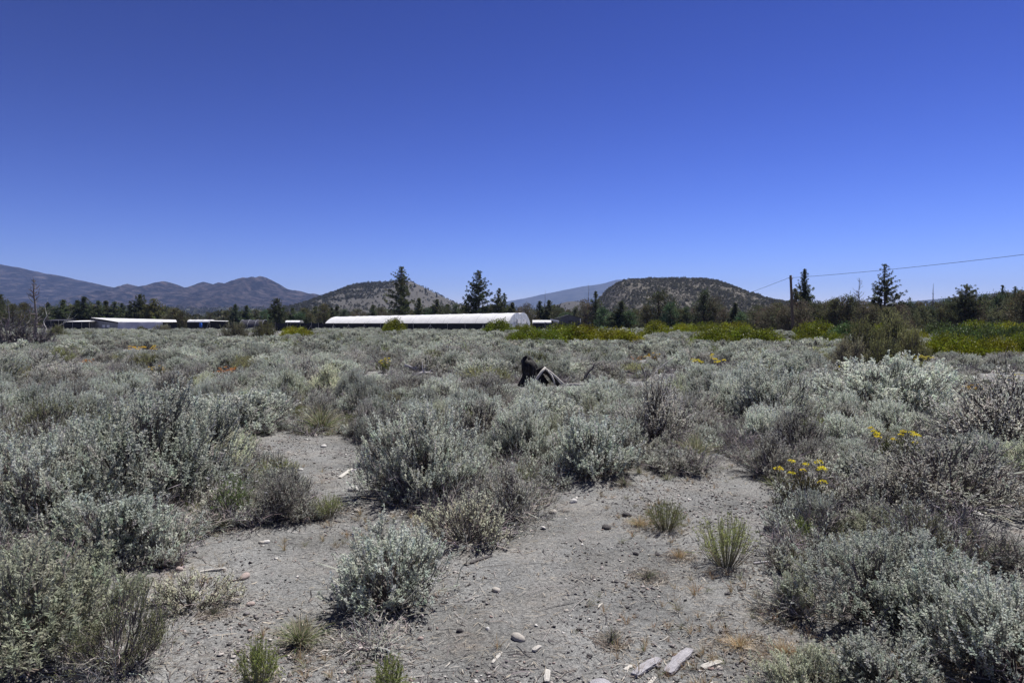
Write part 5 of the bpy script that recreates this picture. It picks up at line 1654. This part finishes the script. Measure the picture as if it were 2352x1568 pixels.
REFS = [("the top of the big left silver clump", 345, 1100), ("the left-edge part of the big silver clump", 110, 1200), ("the cream-coloured dry shrub", 440, 1390), ("the big central sagebrush", 985, 1120), ("the dark-based grey shrub", 1180, 1180),
        ("the domed pale sagebrush", 1362, 1080), ("the dark-stemmed sagebrush", 1500, 1020), ("the yellow-green rabbitbrush", 1668, 1290), ("the spiky silver sagebrush", 2030, 1400), ("the bottom right sagebrush", 2300, 1500),
        ("the wide tangled grey shrub", 2160, 1170), ("the nearest yellow buckwheat", 1868, 1165), ("the taller yellow buckwheat", 2075, 1075), ("the sagebrush with deep shade", 1772, 965), ("the broad blue-grey mound", 2035, 950), ("the big dark right-edge sagebrush", 2310, 1030),
        ("the tall pale bunchgrass", 738, 995), ("the wide silver sagebrush", 540, 1000), ("the soft green sagebrush", 500, 1055), ("the left dark olive shrub", 112, 1025), ("the left yellow buckwheat", 366, 980), ("the burnt stump", 1225, 884),
        ("the fallen grey branches", 970, 862), ("the dead branch tangle", 1430, 875), ("the rust-orange buckwheat", 508, 876), ("the wide yellow buckwheat", 1632, 870), ("the pale yellow buckwheat", 2112, 850), ("the gold and rust buckwheat", 2242, 912), ("the bottom left green shrub", 85, 1540), ("the white-flowered herb", 530, 1195)]
REFXY = [(n_, *ground_xy(a_, b_)) for n_, a_, b_ in REFS]
USED = {}
def neighbour_label(x, y, word):
    n_, rx_, ry_ = min(REFXY, key=lambda q: (q[1] - x) ** 2 + ((q[2] - y) * .8) ** 2)
    dx, dy = x - rx_, y - ry_
    way = ("left of" if dx < 0 else "right of") if abs(dx) > abs(dy) * .8 else ("behind" if dy > 0 else "in front of")
    return way, n_, math.hypot(dx, dy)
PLAN = []
for i in IND:
    x, y, w = cx[i], cy[i], size[i]
    r = frng.uniform()
    kind = ("sage_large" if w > .85 else "sage_medium") if r < .52 else "grey_shrub" if r < .80 else "green_sage" if r < .86 else "rabbitbrush" if r < .92 else "bitterbrush" if r < .96 else "bunchgrass"
    if kind in ("rabbitbrush", "bunchgrass"):
        w = min(w, .6)
    h = min(w * frng.uniform(.50, .72), .62, hcap[i])
    word = {"sage_large": "larger silvery sagebrush", "sage_medium": "silvery sagebrush", "grey_shrub": "twiggy grey shrub", "green_sage": "greenish sagebrush", "rabbitbrush": "slim-stemmed rabbitbrush", "bitterbrush": "olive bitterbrush", "bunchgrass": "bunchgrass"}[kind]
    way, ref, dist = neighbour_label(x, y, word)
    PLAN.append((dist, kind, x, y, w, h, word, way, ref))
for dist, kind, x, y, w, h, word, way, ref in sorted(PLAN):
    key = (word, way, ref)
    USED[key] = USED.get(key, 0) + 1
    nth = ["", "second ", "third ", "fourth ", "fifth ", "sixth ", "seventh ", "eighth ", "ninth ", "tenth ", "eleventh ", "twelfth ", "thirteenth ", "fourteenth ", "fifteenth ", "sixteenth ", "seventeenth ", "eighteenth ", "nineteenth ", "twentieth "][min(USED[key], 20) - 1]
    lab = (nth + "nearest " if nth else "nearest ") + word + " " + way + " " + ref
    rw, rh, parts = NEAR[kind][frng.integers(0, len(NEAR[kind]))]
    nm = NAMES[kind]
    t = thing(nm, lab, CATS.get(nm, "shrub"), (x, y, h1(x, y) - .015), frng.uniform(0, 6.28), (w / rw, w / rw, h / rh), "shrubs of the sagebrush field")
    for pn, me in parts:
        put(pn, me, t)

def rest(name, sel, meshes, refs, prob, label):
    m = len(sel)
    if m == 0:
        return
    ix = frng.choice(len(meshes), m, p=prob)
    rw, rh = refs[ix, 0], refs[ix, 1]
    w = size[sel]
    h = np.minimum(w * frng.uniform(.45, .70, m), np.minimum(frng.uniform(.40, .74, m), hcap[sel]))
    scatter(name, np.stack([cx[sel], cy[sel], hgt(cx[sel], cy[sel]) - .02], 1), np.stack([frng.normal(size=m) * .06, frng.normal(size=m) * .06, frng.uniform(0, 6.28, m)], 1),
            np.stack([w / rw, w / rw, h / rh], 1), ix, meshes, kind="stuff", label=label, category="sagebrush")
ry = cy[REST]
mp = np.array([2.6] * 5 + [3.0] * 3 + [2.2, 1.4]); fp = np.array([2.6] * 4 + [2.4] * 2 + [1.5])
rest("sagebrush_field_near", REST[ry < 30], [m_[2] for m_ in MID], np.array([(m_[0], m_[1]) for m_ in MID]), mp / mp.sum(), "unbroken middle ground of grey-green sagebrush")
rest("sagebrush_field_far", REST[ry >= 30], FAR, np.array([(1.15, .78)] * 4 + [(1.1, .66)] * 3), fp / fp.sum(), "unbroken far ground of grey-green sagebrush up to the fences")

# low dead twigs, tufts and seedlings between the shrubs
UND = [deadshrub(960 + i, .5, .20, 22, (.26, .245, .24), .006, 4, 2).mesh("low_twigs", M_bark) for i in range(2)] + [grass(965, .4, .20, 70, (.30, .28, .20), .004, .5, .3).mesh("low_grass", M_dry), grass(966, .4, .14, 70, (.25, .235, .19), .004, .7, .2).mesh("low_grass", M_dry)] + \
      [joined(sage(968 + i, .34, .22, 14, 9, 9, .020, .007, (SILVER, GREYS)[i], .07, 4, 10, bare=.15, sides=3, stem_r=.004), "seedling") for i in range(2)]
n = 9000
d = 4.5 + 32 * frng.uniform(size=n) ** 1.25
x, y = frng.uniform(-.84, .84, n) * d, d
pd = y * c_ + CAMZ * s_
qx, qy = (512 + x / pd * FPX) / S, (341 - (y * s_ - CAMZ * c_) / pd * FPX) / S
k = np.ones(n, bool)
for q in CLEAR[:2]:
    k &= ~inside(q, qx, qy)
for x0_, x1_, yb_ in OPEN:
    k &= ~((qx > x0_ - 6) & (qx < x1_ + 6) & (qy > yb_) & (qy < yb_ + 18))
x, y = x[k], y[k]
m = len(x)
s1 = frng.uniform(.55, 1.25, m) * (1 + y / 60)
scatter("undergrowth", np.stack([x, y, hgt(x, y) - .01], 1), np.stack([np.zeros(m), np.zeros(m), frng.uniform(0, 6.28, m)], 1), np.stack([s1, s1, s1 * frng.uniform(.6, 1.1, m)], 1), frng.choice(6, m, p=[.2, .15, .13, .17, .2, .15]), UND, kind="stuff", label="low dead twigs, grass and seedlings between the sagebrush", category="undergrowth")
# ------------------------------------------------------------------ dead wood
M_wood = noise_mat("weathered_grey_wood", [(.25, (.20, .19, .20)), (.5, (.34, .33, .35)), (.75, (.46, .45, .47))], 9, 8, .9, .7, 30, stretch=(1, 9, 9))
M_pwood = noise_mat("bleached_wood", [(.25, (.36, .34, .31)), (.7, (.58, .56, .52))], 9, 8, .9, .6, 30, stretch=(1, 9, 9))
M_char = noise_mat("charred_wood", [(.3, (.005, .005, .005)), (.52, (.022, .021, .020)), (.72, (.09, .085, .082))], 7, 8, .75, .9, 16, stretch=(2, 2, .6))
M_dwood = noise_mat("dark_dead_branch", [(.3, (.045, .042, .042)), (.7, (.13, .12, .12))], 8, 6, .9, .5, 30)
wrng = np.random.default_rng(31)

def limb_pts(pix, depth0, zlift=0.0):
    """path through picture points at given depths: (px, py, depth)"""
    return np.array([at(a, b, d) for a, b, d in pix])

# burnt stump with bleached roots
ox, oy = ground_xy(1222, 884)
st = thing("burnt_stump", "charred black stump with bleached roots arching down beside it", "stump", (ox, oy, h1(ox, oy)))
D0 = oy
mpp = m_per_px(D0)
def L(px, py, dy=0.0):                                     # picture offset from the stump's foot -> local metres
    return np.array([(px - 1222) * mpp, dy, (884 - py) * mpp])
mb = MB()
k, na = 16, 28
ang = np.arange(na) / na * 6.283
V = []
for i in range(k):
    u = i / (k - 1)
    for j, a in enumerate(ang):
        flute = .16 * math.sin(a * 5 + .7) + .10 * math.sin(a * 9 + u * 2) + .16 * (float(vnoise(math.cos(a) * 3 + 5, math.sin(a) * 3 + u * 4, 4)) - .5)
        r = (.27 * (1 - u) ** .5 * (.8 + .2 * math.cos(u * 7)) + .05) * (1 + flute * (1 - .3 * u))
        z = -.06 + (.72 + .20 * float(vnoise(math.cos(a) * 2 + 9, math.sin(a) * 2, 6))) * u
        V.append([math.cos(a) * r * 1.15 - .10 * u ** 1.3 + (.13 * math.cos(a) if .15 < u < .5 and math.cos(a) > .3 else 0), math.sin(a) * r, z])
for j, a in enumerate(ang):                                  # ragged broken top
    q = V[(k - 1) * na + j]
    V.append([-.10 + (q[0] + .10) * .4, q[1] * .4, q[2] + .03 * math.sin(a * 3) - .03])
idx = np.arange((k + 1) * na).reshape(k + 1, na)
f = np.stack([idx[:-1], np.roll(idx[:-1], -1, 1), np.roll(idx[1:], -1, 1), idx[1:]], -1).reshape(-1, 4)
mb.add(np.array(V), f, (.5, .5, .5))
mb.f.append((idx[-1][None], 0))
put("trunk", mb.mesh("trunk", M_char, True), st)
mb = MB()
P = np.array([L(1232, 852), L(1248, 846), L(1262, 852), L(1272, 868), L(1284, 882)])
tubes(mb, P[None], np.array([[.10, .11, .10, .08, .05]]), 8, (.5, .5, .5))
put("charred_root", mb.mesh("charred_root", M_char), st)
for pts, rad in (([L(1252, 840, -.2), L(1243, 849, -.28), L(1233, 862, -.36), L(1226, 875, -.4), L(1223, 888, -.42)], (.030, .036, .036, .034, .03)),
                 ([L(1251, 843, -.15), L(1262, 850, -.2), L(1274, 860, -.22), L(1287, 872, -.25), L(1300, 882, -.3)], (.03, .034, .032, .026, .02)),
                 ([L(1258, 848, -.2), L(1266, 858, -.25), L(1270, 868, -.3), L(1274, 884, -.34)], (.026, .026, .02, .014)),
                 ([L(1280, 868, -.24), L(1292, 882, -.3), L(1318, 886, -.4)], (.02, .018, .012))):
    mb = MB()
    P = np.array(pts)
    tubes(mb, P[None], np.array([rad]), 7, (.5, .5, .5))
    put("bleached_root", mb.mesh("bleached_root", M_pwood, True), st)
for x0, x1, yy in ((1205, 1226, 880), (1300, 1340, 880)):
    mb = MB()
    tubes(mb, np.array([[L(x0, yy, -.1), L((x0 + x1) / 2, yy - 1, -.12), L(x1, yy, -.1)]]), np.array([[.03, .032, .028]]), 7, (.5, .5, .5))
    put("root_piece", mb.mesh("root_piece", M_pwood), st)

def branch(label, pix, mat, name="fallen_branch", twigs=5, seed=0, sides=6):
    """a fallen branch through (px, py, radius) points; depth from the foot of its first point"""
    rng = np.random.default_rng(seed)
    x, y = ground_xy(pix[0][0], max(p_[1] for p_ in pix) + 2)
    t = thing(name, label, "branch", (x, y, 0), group="fallen branches")
    q = np.array([at(a, b, y + .15 * i) for i, (a, b, r) in enumerate(pix)]) - np.array([x, y, 0])
    rad = np.array([r for _, _, r in pix])
    mb = MB()
    P, Rr = [], []
    for i in range(len(q) - 1):
        for s in (0, .5):
            P.append(q[i] * (1 - s) + q[i + 1] * s + (rng.normal(size=3) * .02 if s else 0)); Rr.append(rad[i] * (1 - s) + rad[i + 1] * s)
    P.append(q[-1]); Rr.append(rad[-1])
    P, Rr = np.array(P), np.array(Rr)
    tubes(mb, P[None], Rr[None], sides, (.5, .5, .5))
    put("limb", mb.mesh("limb", mat, True), t)
    if twigs:
        mb = MB()
        j = rng.integers(len(P) // 3, len(P), twigs)
        span = np.linalg.norm(P[-1] - P[0])
        e = P[j] + unit(unit(P[-1] - P[0]) * .6 + rng.normal(size=(twigs, 3)) * np.array([.7, .4, .5]) + np.array([0, 0, .5])) * span * rng.uniform(.15, .4, (twigs, 1))
        tubes(mb, bend(rng, P[j], e, 5, .08), np.linspace(.5, .15, 5)[None] * Rr[j][:, None], 5, (.5, .5, .5))
        put("twigs", mb.mesh("twigs", mat, True), t)
    return t

branch("thick grey fallen branch left of the burnt stump, upper of two", [(930, 838, .05), (950, 846, .05), (970, 851, .045), (1005, 858, .03)], M_wood, seed=1, twigs=4)
branch("thick grey fallen branch left of the burnt stump, lower of two", [(946, 862, .035), (965, 857, .05), (985, 856, .05), (1012, 862, .03)], M_wood, seed=2, twigs=5)
branch("dark curved branch end above the two grey fallen branches", [(938, 850, .04), (945, 836, .05), (962, 832, .06)], M_dwood, seed=3, twigs=2)
branch("dark leaning branch rising right of the burnt stump", [(1341, 876, .045), (1352, 852, .04), (1365, 838, .026), (1380, 830, .016)], M_dwood, seed=4, twigs=3)
branch("dark forked branch standing at the right of the tangle", [(1478, 880, .045), (1483, 866, .035), (1478, 852, .022), (1473, 838, .012)], M_dwood, seed=5, twigs=2)
branch("horizontal grey dead limb in the tangle right of the stump", [(1445, 862, .03), (1465, 864, .045), (1482, 866, .04)], M_wood, seed=6, twigs=3)
branch("pale bent stick rising to the right from the tangle", [(1496, 866, .02), (1510, 848, .018), (1530, 832, .014), (1548, 818, .008)], M_pwood, seed=7, twigs=2)
branch("crooked brown branch in the middle of the tangle", [(1400, 868, .02), (1420, 858, .03), (1440, 852, .03), (1458, 858, .02)], M_dwood, seed=8, twigs=7)
branch("low grey branch along the ground under the tangle", [(1340, 872, .02), (1362, 868, .022), (1384, 860, .014)], M_wood, seed=9, twigs=2)
branch("long thin dark branch hanging in from the right edge", [(2232, 842, .008), (2270, 852, .018), (2310, 858, .026), (2370, 863, .035)], M_dwood, seed=10, twigs=4)
branch("upper thin dark branch at the right edge", [(2290, 834, .006), (2325, 842, .012), (2370, 848, .02)], M_dwood, seed=11, twigs=3)
branch("slender bare stick leaning left above the left brush near centre", [(885, 868, .016), (872, 842, .012), (858, 820, .010), (846, 808, .006)], M_dwood, seed=12, twigs=3)
branch("thin arching stick in the sagebrush left of centre", [(570, 812, .02), (560, 800, .02), (545, 796, .018), (520, 806, .012)], M_dwood, seed=13, twigs=1)
branch("pale fallen branch stretched right of the dead juniper", [(105, 770, .06), (128, 752, .05), (150, 740, .04), (158, 728, .02)], M_pwood, seed=14, twigs=5)
branch("dark fallen log end below the bitterbrush at the left", [(112, 790, .05), (128, 782, .16), (140, 786, .12)], M_dwood, seed=15, twigs=2)
branch("white sun-bleached stick upright beside the middle right manzanita", [(1630, 792, .02), (1634, 784, .03), (1640, 776, .03)], M_pwood, seed=16, twigs=0)
branch("pale twisted limb of the dead brush at the left", [(98, 778, .05), (106, 752, .045), (100, 738, .035), (108, 724, .03), (104, 706, .015)], M_pwood, seed=17, twigs=3)

# dead brush at the left edge
for bx, by, w_, h_, lab, sd in ((38, 800, 110, 80, "big tangle of dead grey brush at the left edge below the mountain", 1), (88, 792, 70, 60, "smaller dead grey brush beside the big tangle at the left", 2), (-10, 796, 70, 66, "dead grey brush cut by the left edge", 3)):
    x, y = ground_xy(bx, by)
    y = min(y, 40); x = at(bx, by, y)[0]
    w, h = w_ * m_per_px(y), h_ * m_per_px(y)
    t = thing("dead_brush", lab, "dead shrub", (x, y, h1(x, y)), 0, group="dead grey brush at the left")
    put("branches", deadshrub(700 + sd, w, h, 46, (.20, .185, .185), .045, 7, 3).mesh("branches", M_bark), t)

# wood chunks on the sand
def chunk(label, a, b, wid, mat, seed, thick=.5, name="wood_chunk"):
    rng = np.random.default_rng(seed)
    xa, ya = ground_xy(*a); xb, yb = ground_xy(*b)
    c = np.array([(xa + xb) / 2, (ya + yb) / 2])
    ln = math.hypot(xb - xa, yb - ya)
    w = wid * m_per_px(c[1])
    n, k = 11, 10
    V = []
    for i in range(n):
        u = i / (n - 1)
        tp_ = min(1, .75 + .6 * math.sin(u * math.pi)) * (1 + rng.normal() * .05)
        for j in range(k):
            an = j / k * 6.283
            ca, sa = math.cos(an), math.sin(an)
            sq = 1 / max(abs(ca), abs(sa)) ** .75
            V.append([(u - .5) * ln + (.04 * ln * float(vnoise(j * 1.3, i * 0 + seed, 3)) if i in (0, n - 1) else 0), ca * sq * w / 2 * tp_ * (1 + .05 * rng.normal()), w * thick * .5 * (sa * sq * tp_ * (1 + .06 * rng.normal()) + .85) + .1 * w * math.sin(u * 3)])
    idx = np.arange(n * k).reshape(n, k)
    f = np.stack([idx[:-1], np.roll(idx[:-1], -1, 1), np.roll(idx[1:], -1, 1), idx[1:]], -1).reshape(-1, 4)
    mb = MB().add(np.array(V), f, (.5, .5, .5))
    mb.f.append((idx[0, ::-1][None], 0)); mb.f.append((idx[-1][None], 0))
    o = put(name, mb.mesh(name, mat), None, (c[0], c[1], float(gsurf(*c)) - .003), math.atan2(yb - ya, xb - xa), label=label, category="wood", group="weathered wood on the sand")
    return o
chunk("long flat grey wood chunk on the sand near the bottom, left one of a pair", (1455, 1528), (1512, 1492), 24, M_wood, 1, .45)
chunk("lilac-grey wood chunk with a charred end, right one of a pair", (1532, 1522), (1584, 1470), 26, M_wood, 2, .5)
chunk("short bleached chip right of the paired wood chunks", (1612, 1506), (1656, 1492), 16, M_pwood, 3, .5)
chunk("thick curled grey wood slab at the bottom edge", (1365, 1536), (1420, 1578), 46, M_wood, 4, .4)
chunk("flat grey wood slab at the bottom edge right of the curled slab", (1410, 1576), (1478, 1572), 30, M_wood, 5, .4)
chunk("small cream splinter below the paired wood chunks", (1490, 1545), (1505, 1526), 10, M_pwood, 6, .4)
chunk("cream splinter left of the paired wood chunks", (1434, 1512), (1452, 1502), 10, M_pwood, 7, .4)
chunk("pale split splinter upright at the bottom, below the round stone", (1256, 1536), (1258, 1510), 14, M_pwood, 8, .5)
chunk("white angular chip right of the round stone's shadow", (1225, 1472), (1240, 1462), 12, M_pwood, 9, .6)
chunk("pale bent splinter left below the round stone", (1130, 1495), (1154, 1470), 8, M_pwood, 10, .5)
chunk("long pale stick flat on the bottom edge", (945, 1558), (1040, 1552), 8, M_wood, 11, .6)
chunk("dark stick flat on the bottom edge above the pale one", (940, 1552), (1012, 1530), 7, M_dwood, 12, .6)
chunk("white forked stick near the cream-coloured dry shrub", (458, 1298), (518, 1290), 9, M_pwood, 13, .7)
chunk("pale bark plate on sand left of centre behind the clearing", (780, 1100), (808, 1080), 10, M_pwood, 14, .4)
chunk("second bark plate beside the first behind the clearing", (800, 1086), (830, 1076), 9, M_wood, 15, .4)
chunk("dark curled bark at the right of the centre sagebrush", (1080, 1282), (1128, 1266), 9, M_dwood, 16, .6)
chunk("pale stick on the sand under the yellow-green rabbitbrush", (1730, 1282), (1782, 1278), 8, M_wood, 17, .6)
chunk("grey log piece among the branches at the foot of the left clump", (420, 1236), (482, 1208), 12, M_wood, 18, .8)

# ------------------------------------------------------------------ stones
def stone_mesh(seed, n=10, k=8):
    rng = np.random.default_rng(seed)
    ph = rng.uniform(0, 6, 6)
    V = []
    for i in range(n):
        a = math.pi * (i + .5) / n
        for j in range(k * 2):
            b = math.pi * j / k
            x, y, z = math.sin(a) * math.cos(b), math.sin(a) * math.sin(b), math.cos(a)
            r = 1 + .10 * math.sin(2 * x + ph[0]) + .10 * math.sin(2.5 * y + ph[1]) + .08 * math.sin(3 * z + ph[2] + 2 * x) + .03 * math.sin(7 * x + 5 * y + ph[3])
            V.append([x * r, y * r * .82, z * r * .62])
    idx = np.arange(n * k * 2).reshape(n, k * 2)
    f = np.stack([idx[:-1], idx[1:], np.roll(idx[1:], -1, 1), np.roll(idx[:-1], -1, 1)], -1).reshape(-1, 4)
    mb = MB().add(np.array(V), f, (.5, .5, .5))
    mb.f.append((idx[0][None], 0)); mb.f.append((idx[-1, ::-1][None], 0))
    return mb
M_stones = {"pale": noise_mat("pale_stone", [(.3, (.30, .28, .25)), (.7, (.46, .43, .39))], 14, 6, .85, .4, 60), "pink": noise_mat("pinkish_stone", [(.3, (.30, .24, .22)), (.7, (.42, .35, .32))], 14, 6, .85, .4, 60),
            "dark": noise_mat("dark_lava_stone", [(.3, (.06, .055, .055)), (.7, (.13, .12, .12))], 14, 6, .9, .6, 40), "white": noise_mat("white_stone", [(.3, (.40, .39, .37)), (.7, (.56, .55, .53))], 14, 6, .8, .3, 60)}
STN = [(1190, 1445, 34, "pale", "round pale stone standing out in the lower middle of the sand"), (1141, 1336, 22, "pale", "egg-shaped stone right of the central clearing sagebrush"), (811, 1124, 26, "white", "white stone at the back left of the clearing"),
       (820, 1172, 14, "pale", "small pale stone below the white stone"), (704, 1190, 24, "pink", "flat pinkish stone at the left back of the clearing"), (612, 1232, 18, "white", "white pebble beside a small one at the left of the clearing"),
       (601, 1234, 14, "pale", "flat pebble touching the white pebble at the left"), (424, 1323, 18, "white", "white oval stone left of the cream-coloured dry shrub"), (410, 1298, 20, "pink", "dusty stone behind the white oval stone"),
       (545, 1347, 18, "white", "white flat stone right of the cream-coloured dry shrub"), (538, 1360, 16, "pale", "pale stone just below the white flat stone"), (576, 1372, 22, "pink", "brownish stone right below the white flat stone"),
       (562, 1312, 26, "pink", "flat pink stone half sunk above the white flat stone"), (648, 1568, 24, "pale", "tan stone at the bottom edge beside the green rabbitbrush"), (652, 1546, 12, "white", "white pebble above the tan bottom stone"),
       (1316, 1144, 20, "white", "white stone at the back of the clearing right of centre"), (1270, 1166, 24, "pale", "flat stone slab left of the white back stone"), (1393, 1199, 26, "dark", "dark lava stone beside the orange cheatgrass"),
       (1440, 1170, 22, "dark", "dark stone behind the orange cheatgrass"), (1510, 1263, 14, "dark", "dark stone below the orange cheatgrass, right"), (1460, 1262, 14, "dark", "dark stone below the orange cheatgrass, left"),
       (1057, 1425, 16, "dark", "dark cone-like stone right of the low dead shrub"), (1302, 1380, 12, "pale", "small pale pebble left of the spiky tuft"), (1225, 1176, 16, "pale", "pale pebble right of the dark-based grey shrub"),
       (2280, 1250, 22, "pale", "pale stone on the bare sand at the right"), (30, 1050, 40, "pale", "flat pale stone in the sand patch at the left edge, left one"), (70, 1056, 44, "pink", "flat pale stone in the sand patch at the left edge, right one"),
       (960, 1060, 14, "pale", "stone behind the big central sagebrush's left side"), (745, 1030, 16, "white", "white stone near the tall pale bunchgrass"), (690, 1082, 14, "white", "white pebble on the sand below the tall bunchgrass"),
       (1765, 1210, 20, "dark", "dark stone below the upright grey-brown shrub"), (500, 1400, 16, "dark", "dark pebble under the cream-coloured dry shrub"), (1120, 1420, 12, "white", "white pebble left of the round pale stone"), (965, 1440, 14, "pink", "pinkish pebble right of the low dead shrub")]
SM = [stone_mesh(i) for i in range(6)]
for i, (px, py, wp, mk, lab) in enumerate(STN):
    x, y = ground_xy(px, py)
    r = wp * m_per_px(y) / 2
    me = SM[i % 6].mesh("stone", M_stones[mk], True)
    put("stone", me, None, (x, y, float(gsurf(x, y)) + r * .16), wrng.uniform(0, 6.28), r, label=lab, category="stone", group="stones on the sand")

# ------------------------------------------------------------------ gravel, straw and litter on the sand
def pebble(seed, c):
    rng = np.random.default_rng(seed)
    v = np.array([[1, 0, 0], [-1, 0, 0], [0, 1, 0], [0, -1, 0], [0, 0, .7], [0, 0, -.5], [.7, .7, .2], [-.7, .6, .3], [.6, -.7, .25], [-.6, -.7, .2]]) * (1 + rng.normal(size=(10, 1)) * .15)
    f = [[4, 0, 6], [4, 6, 2], [4, 2, 7], [4, 7, 1], [4, 1, 9], [4, 9, 3], [4, 3, 8], [4, 8, 0], [0, 5, 6], [6, 5, 2], [2, 5, 7], [7, 5, 1], [1, 5, 9], [9, 5, 3], [3, 5, 8], [8, 5, 0]]
    return MB().add(v, f, c).mesh("pebble", M_bark, True)
PEB = [pebble(1, (.10, .095, .095)), pebble(2, (.16, .15, .15)), pebble(3, (.24, .22, .215)), pebble(4, (.34, .31, .29)), pebble(5, (.52, .50, .47)), pebble(6, (.27, .21, .19))]
grng = np.random.default_rng(99)
n = 150000
d = 1.9 + 11 * grng.uniform(size=n) ** 1.5
x = grng.uniform(-.85, .85, n) * d
y = d
den = vnoise(x / .6, y / .6, 71) * .6 + vnoise(x / .17, y / .17, 72) * .4
k = grng.uniform(size=n) < np.clip((den - .30) * 2.2, .04, 1)
x, y = x[k], y[k]
m = len(x)
s = .0033 * np.exp(grng.normal(size=m) * .48) * (1 + y / 12)
scatter("gravel", np.stack([x, y, gsurf(x, y) + s * .25], 1), np.stack([grng.normal(size=m) * .3, grng.normal(size=m) * .3, grng.uniform(0, 6.28, m)], 1), np.stack([s * 1.2, s, s * .8], 1),
        grng.choice(6, m, p=[.30, .24, .16, .13, .09, .08]), PEB, kind="stuff", label="fine grey gravel strewn over the sand", category="gravel")

def straw(name, n, area, length, wid, cols, lift, label, cat, seed, curve=.25, dens=None):
    rng = np.random.default_rng(seed)
    x, y = area(rng, n)
    if dens is not None:
        k = rng.uniform(size=len(x)) < dens(x, y)
        x, y = x[k], y[k]
    n = len(x)
    a = rng.uniform(0, 6.28, n)
    ln = length * np.exp(rng.normal(size=n) * .5)
    d = np.stack([np.cos(a), np.sin(a)], 1)
    b = np.stack([-np.sin(a), np.cos(a)], 1) * (rng.normal(size=n) * curve * ln)[:, None]
    z0 = lift * rng.uniform(.1, 1, n)
    V = []
    for t in (0, .5, 1):
        q = np.stack([x, y], 1) + d * (ln * (t - .5))[:, None] + b * (t - .5) ** 2
        z = gsurf(q[:, 0], q[:, 1]) + .004 + z0 * (.4 + rng.uniform(0, 1.1, n)) * (1 if t == .5 else .7)
        V.append(np.concatenate([q, z[:, None]], 1))
    P = np.stack(V, 1)
    mb = MB()
    wd = (np.array([[.8, 1, .5]]) * wid * 1.25 * np.exp(rng.normal(size=n) * .35)[:, None])[:, :, None]
    sd = unit(np.concatenate([np.stack([-np.sin(a), np.cos(a)], 1), rng.normal(size=(n, 1)) * .6], 1))[:, None]
    Q = np.stack([P - sd * wd, P + sd * wd], 2)
    ix = np.arange(n * 6).reshape(n, 3, 2)
    fq = np.stack([ix[:, :-1, 0], ix[:, :-1, 1], ix[:, 1:, 1], ix[:, 1:, 0]], -1).reshape(-1, 4)
    cc = np.asarray(cols)[rng.integers(0, len(cols), n)] * np.exp(rng.normal(size=(n, 1)) * .2)
    mb.add(Q.reshape(-1, 3), fq, np.repeat(cc, 6, 0))
    return put(name, mb.mesh(name, M_dry), kind="stuff", label=label, category=cat)
def area_near(rng, n):
    d = 1.9 + 9 * rng.uniform(size=n) ** 1.35
    return rng.uniform(-.82, .82, n) * d, d
ax, ay = ground_xy(1500, 1480)
straw("dry_grass", 26000, area_near, .040, .0012, [(.46, .42, .34), (.40, .36, .28), (.32, .29, .25), (.52, .49, .43), (.24, .21, .19)], .012, "bits of dry straw scattered on the sand", "litter", 3,
      dens=lambda x, y: np.clip(.26 + 1.2 * sstep(2.4, .6, np.hypot((x - ax) * .62, (y - ay) * 1.1)) + .9 * sstep(.55, .75, vnoise(x / .7, y / .7, 44)) , 0, 1))
straw("twig_litter", 6500, area_near, .10, .0019, [(.12, .11, .11), (.20, .18, .18), (.30, .28, .27), (.08, .075, .075)], .010, "dark broken twigs scattered on the sand", "litter", 4, dens=lambda x, y: .20 + .75 * sstep(.5, .7, vnoise(x / .8, y / .8, 45)))
# thin standing dry grass, in patches
rng = np.random.default_rng(12)
bl = [grass(950 + i, .16, .10, 26, (.36, .27, .17), .0022, .5, .06).mesh("dry_blades", M_dry) for i in range(3)] + [grass(955, .16, .10, 26, (.24, .22, .17), .0022, .6, .3).mesh("grey_blades", M_dry)]
n = 5200
d = 2.0 + 10 * rng.uniform(size=n) ** 1.2
x, y = rng.uniform(-.85, .85, n) * d, d
rx, ry_ = ground_xy(1760, 1480)
w_ = np.clip(.9 * sstep(1.1, .2, np.hypot(x - rx, (y - ry_) * .8)) + .9 * sstep(.62, .80, vnoise(x / 1.1, y / 1.1, 91)) + .02, 0, 1)
k = rng.uniform(size=n) < w_
x, y = x[k], y[k]; m = len(x)
s = rng.uniform(.4, 1.1, m)
scatter("dry_grass_patches", np.stack([x, y, hgt(x, y)], 1), np.stack([np.zeros(m), np.zeros(m), rng.uniform(0, 6.28, m)], 1), np.stack([s, s, s], 1), rng.choice(4, m, p=[.25, .25, .2, .3]), bl, kind="stuff", label="thin patches of short dry grass on the sand", category="grass")

# brown leaf and twig fall under and round the shrubs
hp = np.array([q for q in TAKEN if q[1] < 11])
def area_under(rng, n):
    i = rng.integers(0, len(hp), n)
    a, r = rng.uniform(0, 6.28, n), hp[i, 2] * (.4 + 1.25 * rng.uniform(size=n))
    return hp[i, 0] + np.cos(a) * r, hp[i, 1] + np.sin(a) * r
straw("leaf_litter", 15000, area_under, .028, .0016, [(.16, .13, .11), (.24, .20, .17), (.30, .27, .23), (.11, .095, .085), (.36, .33, .28)], .010, "brown leaf and twig fall round the feet of the shrubs", "litter", 6)
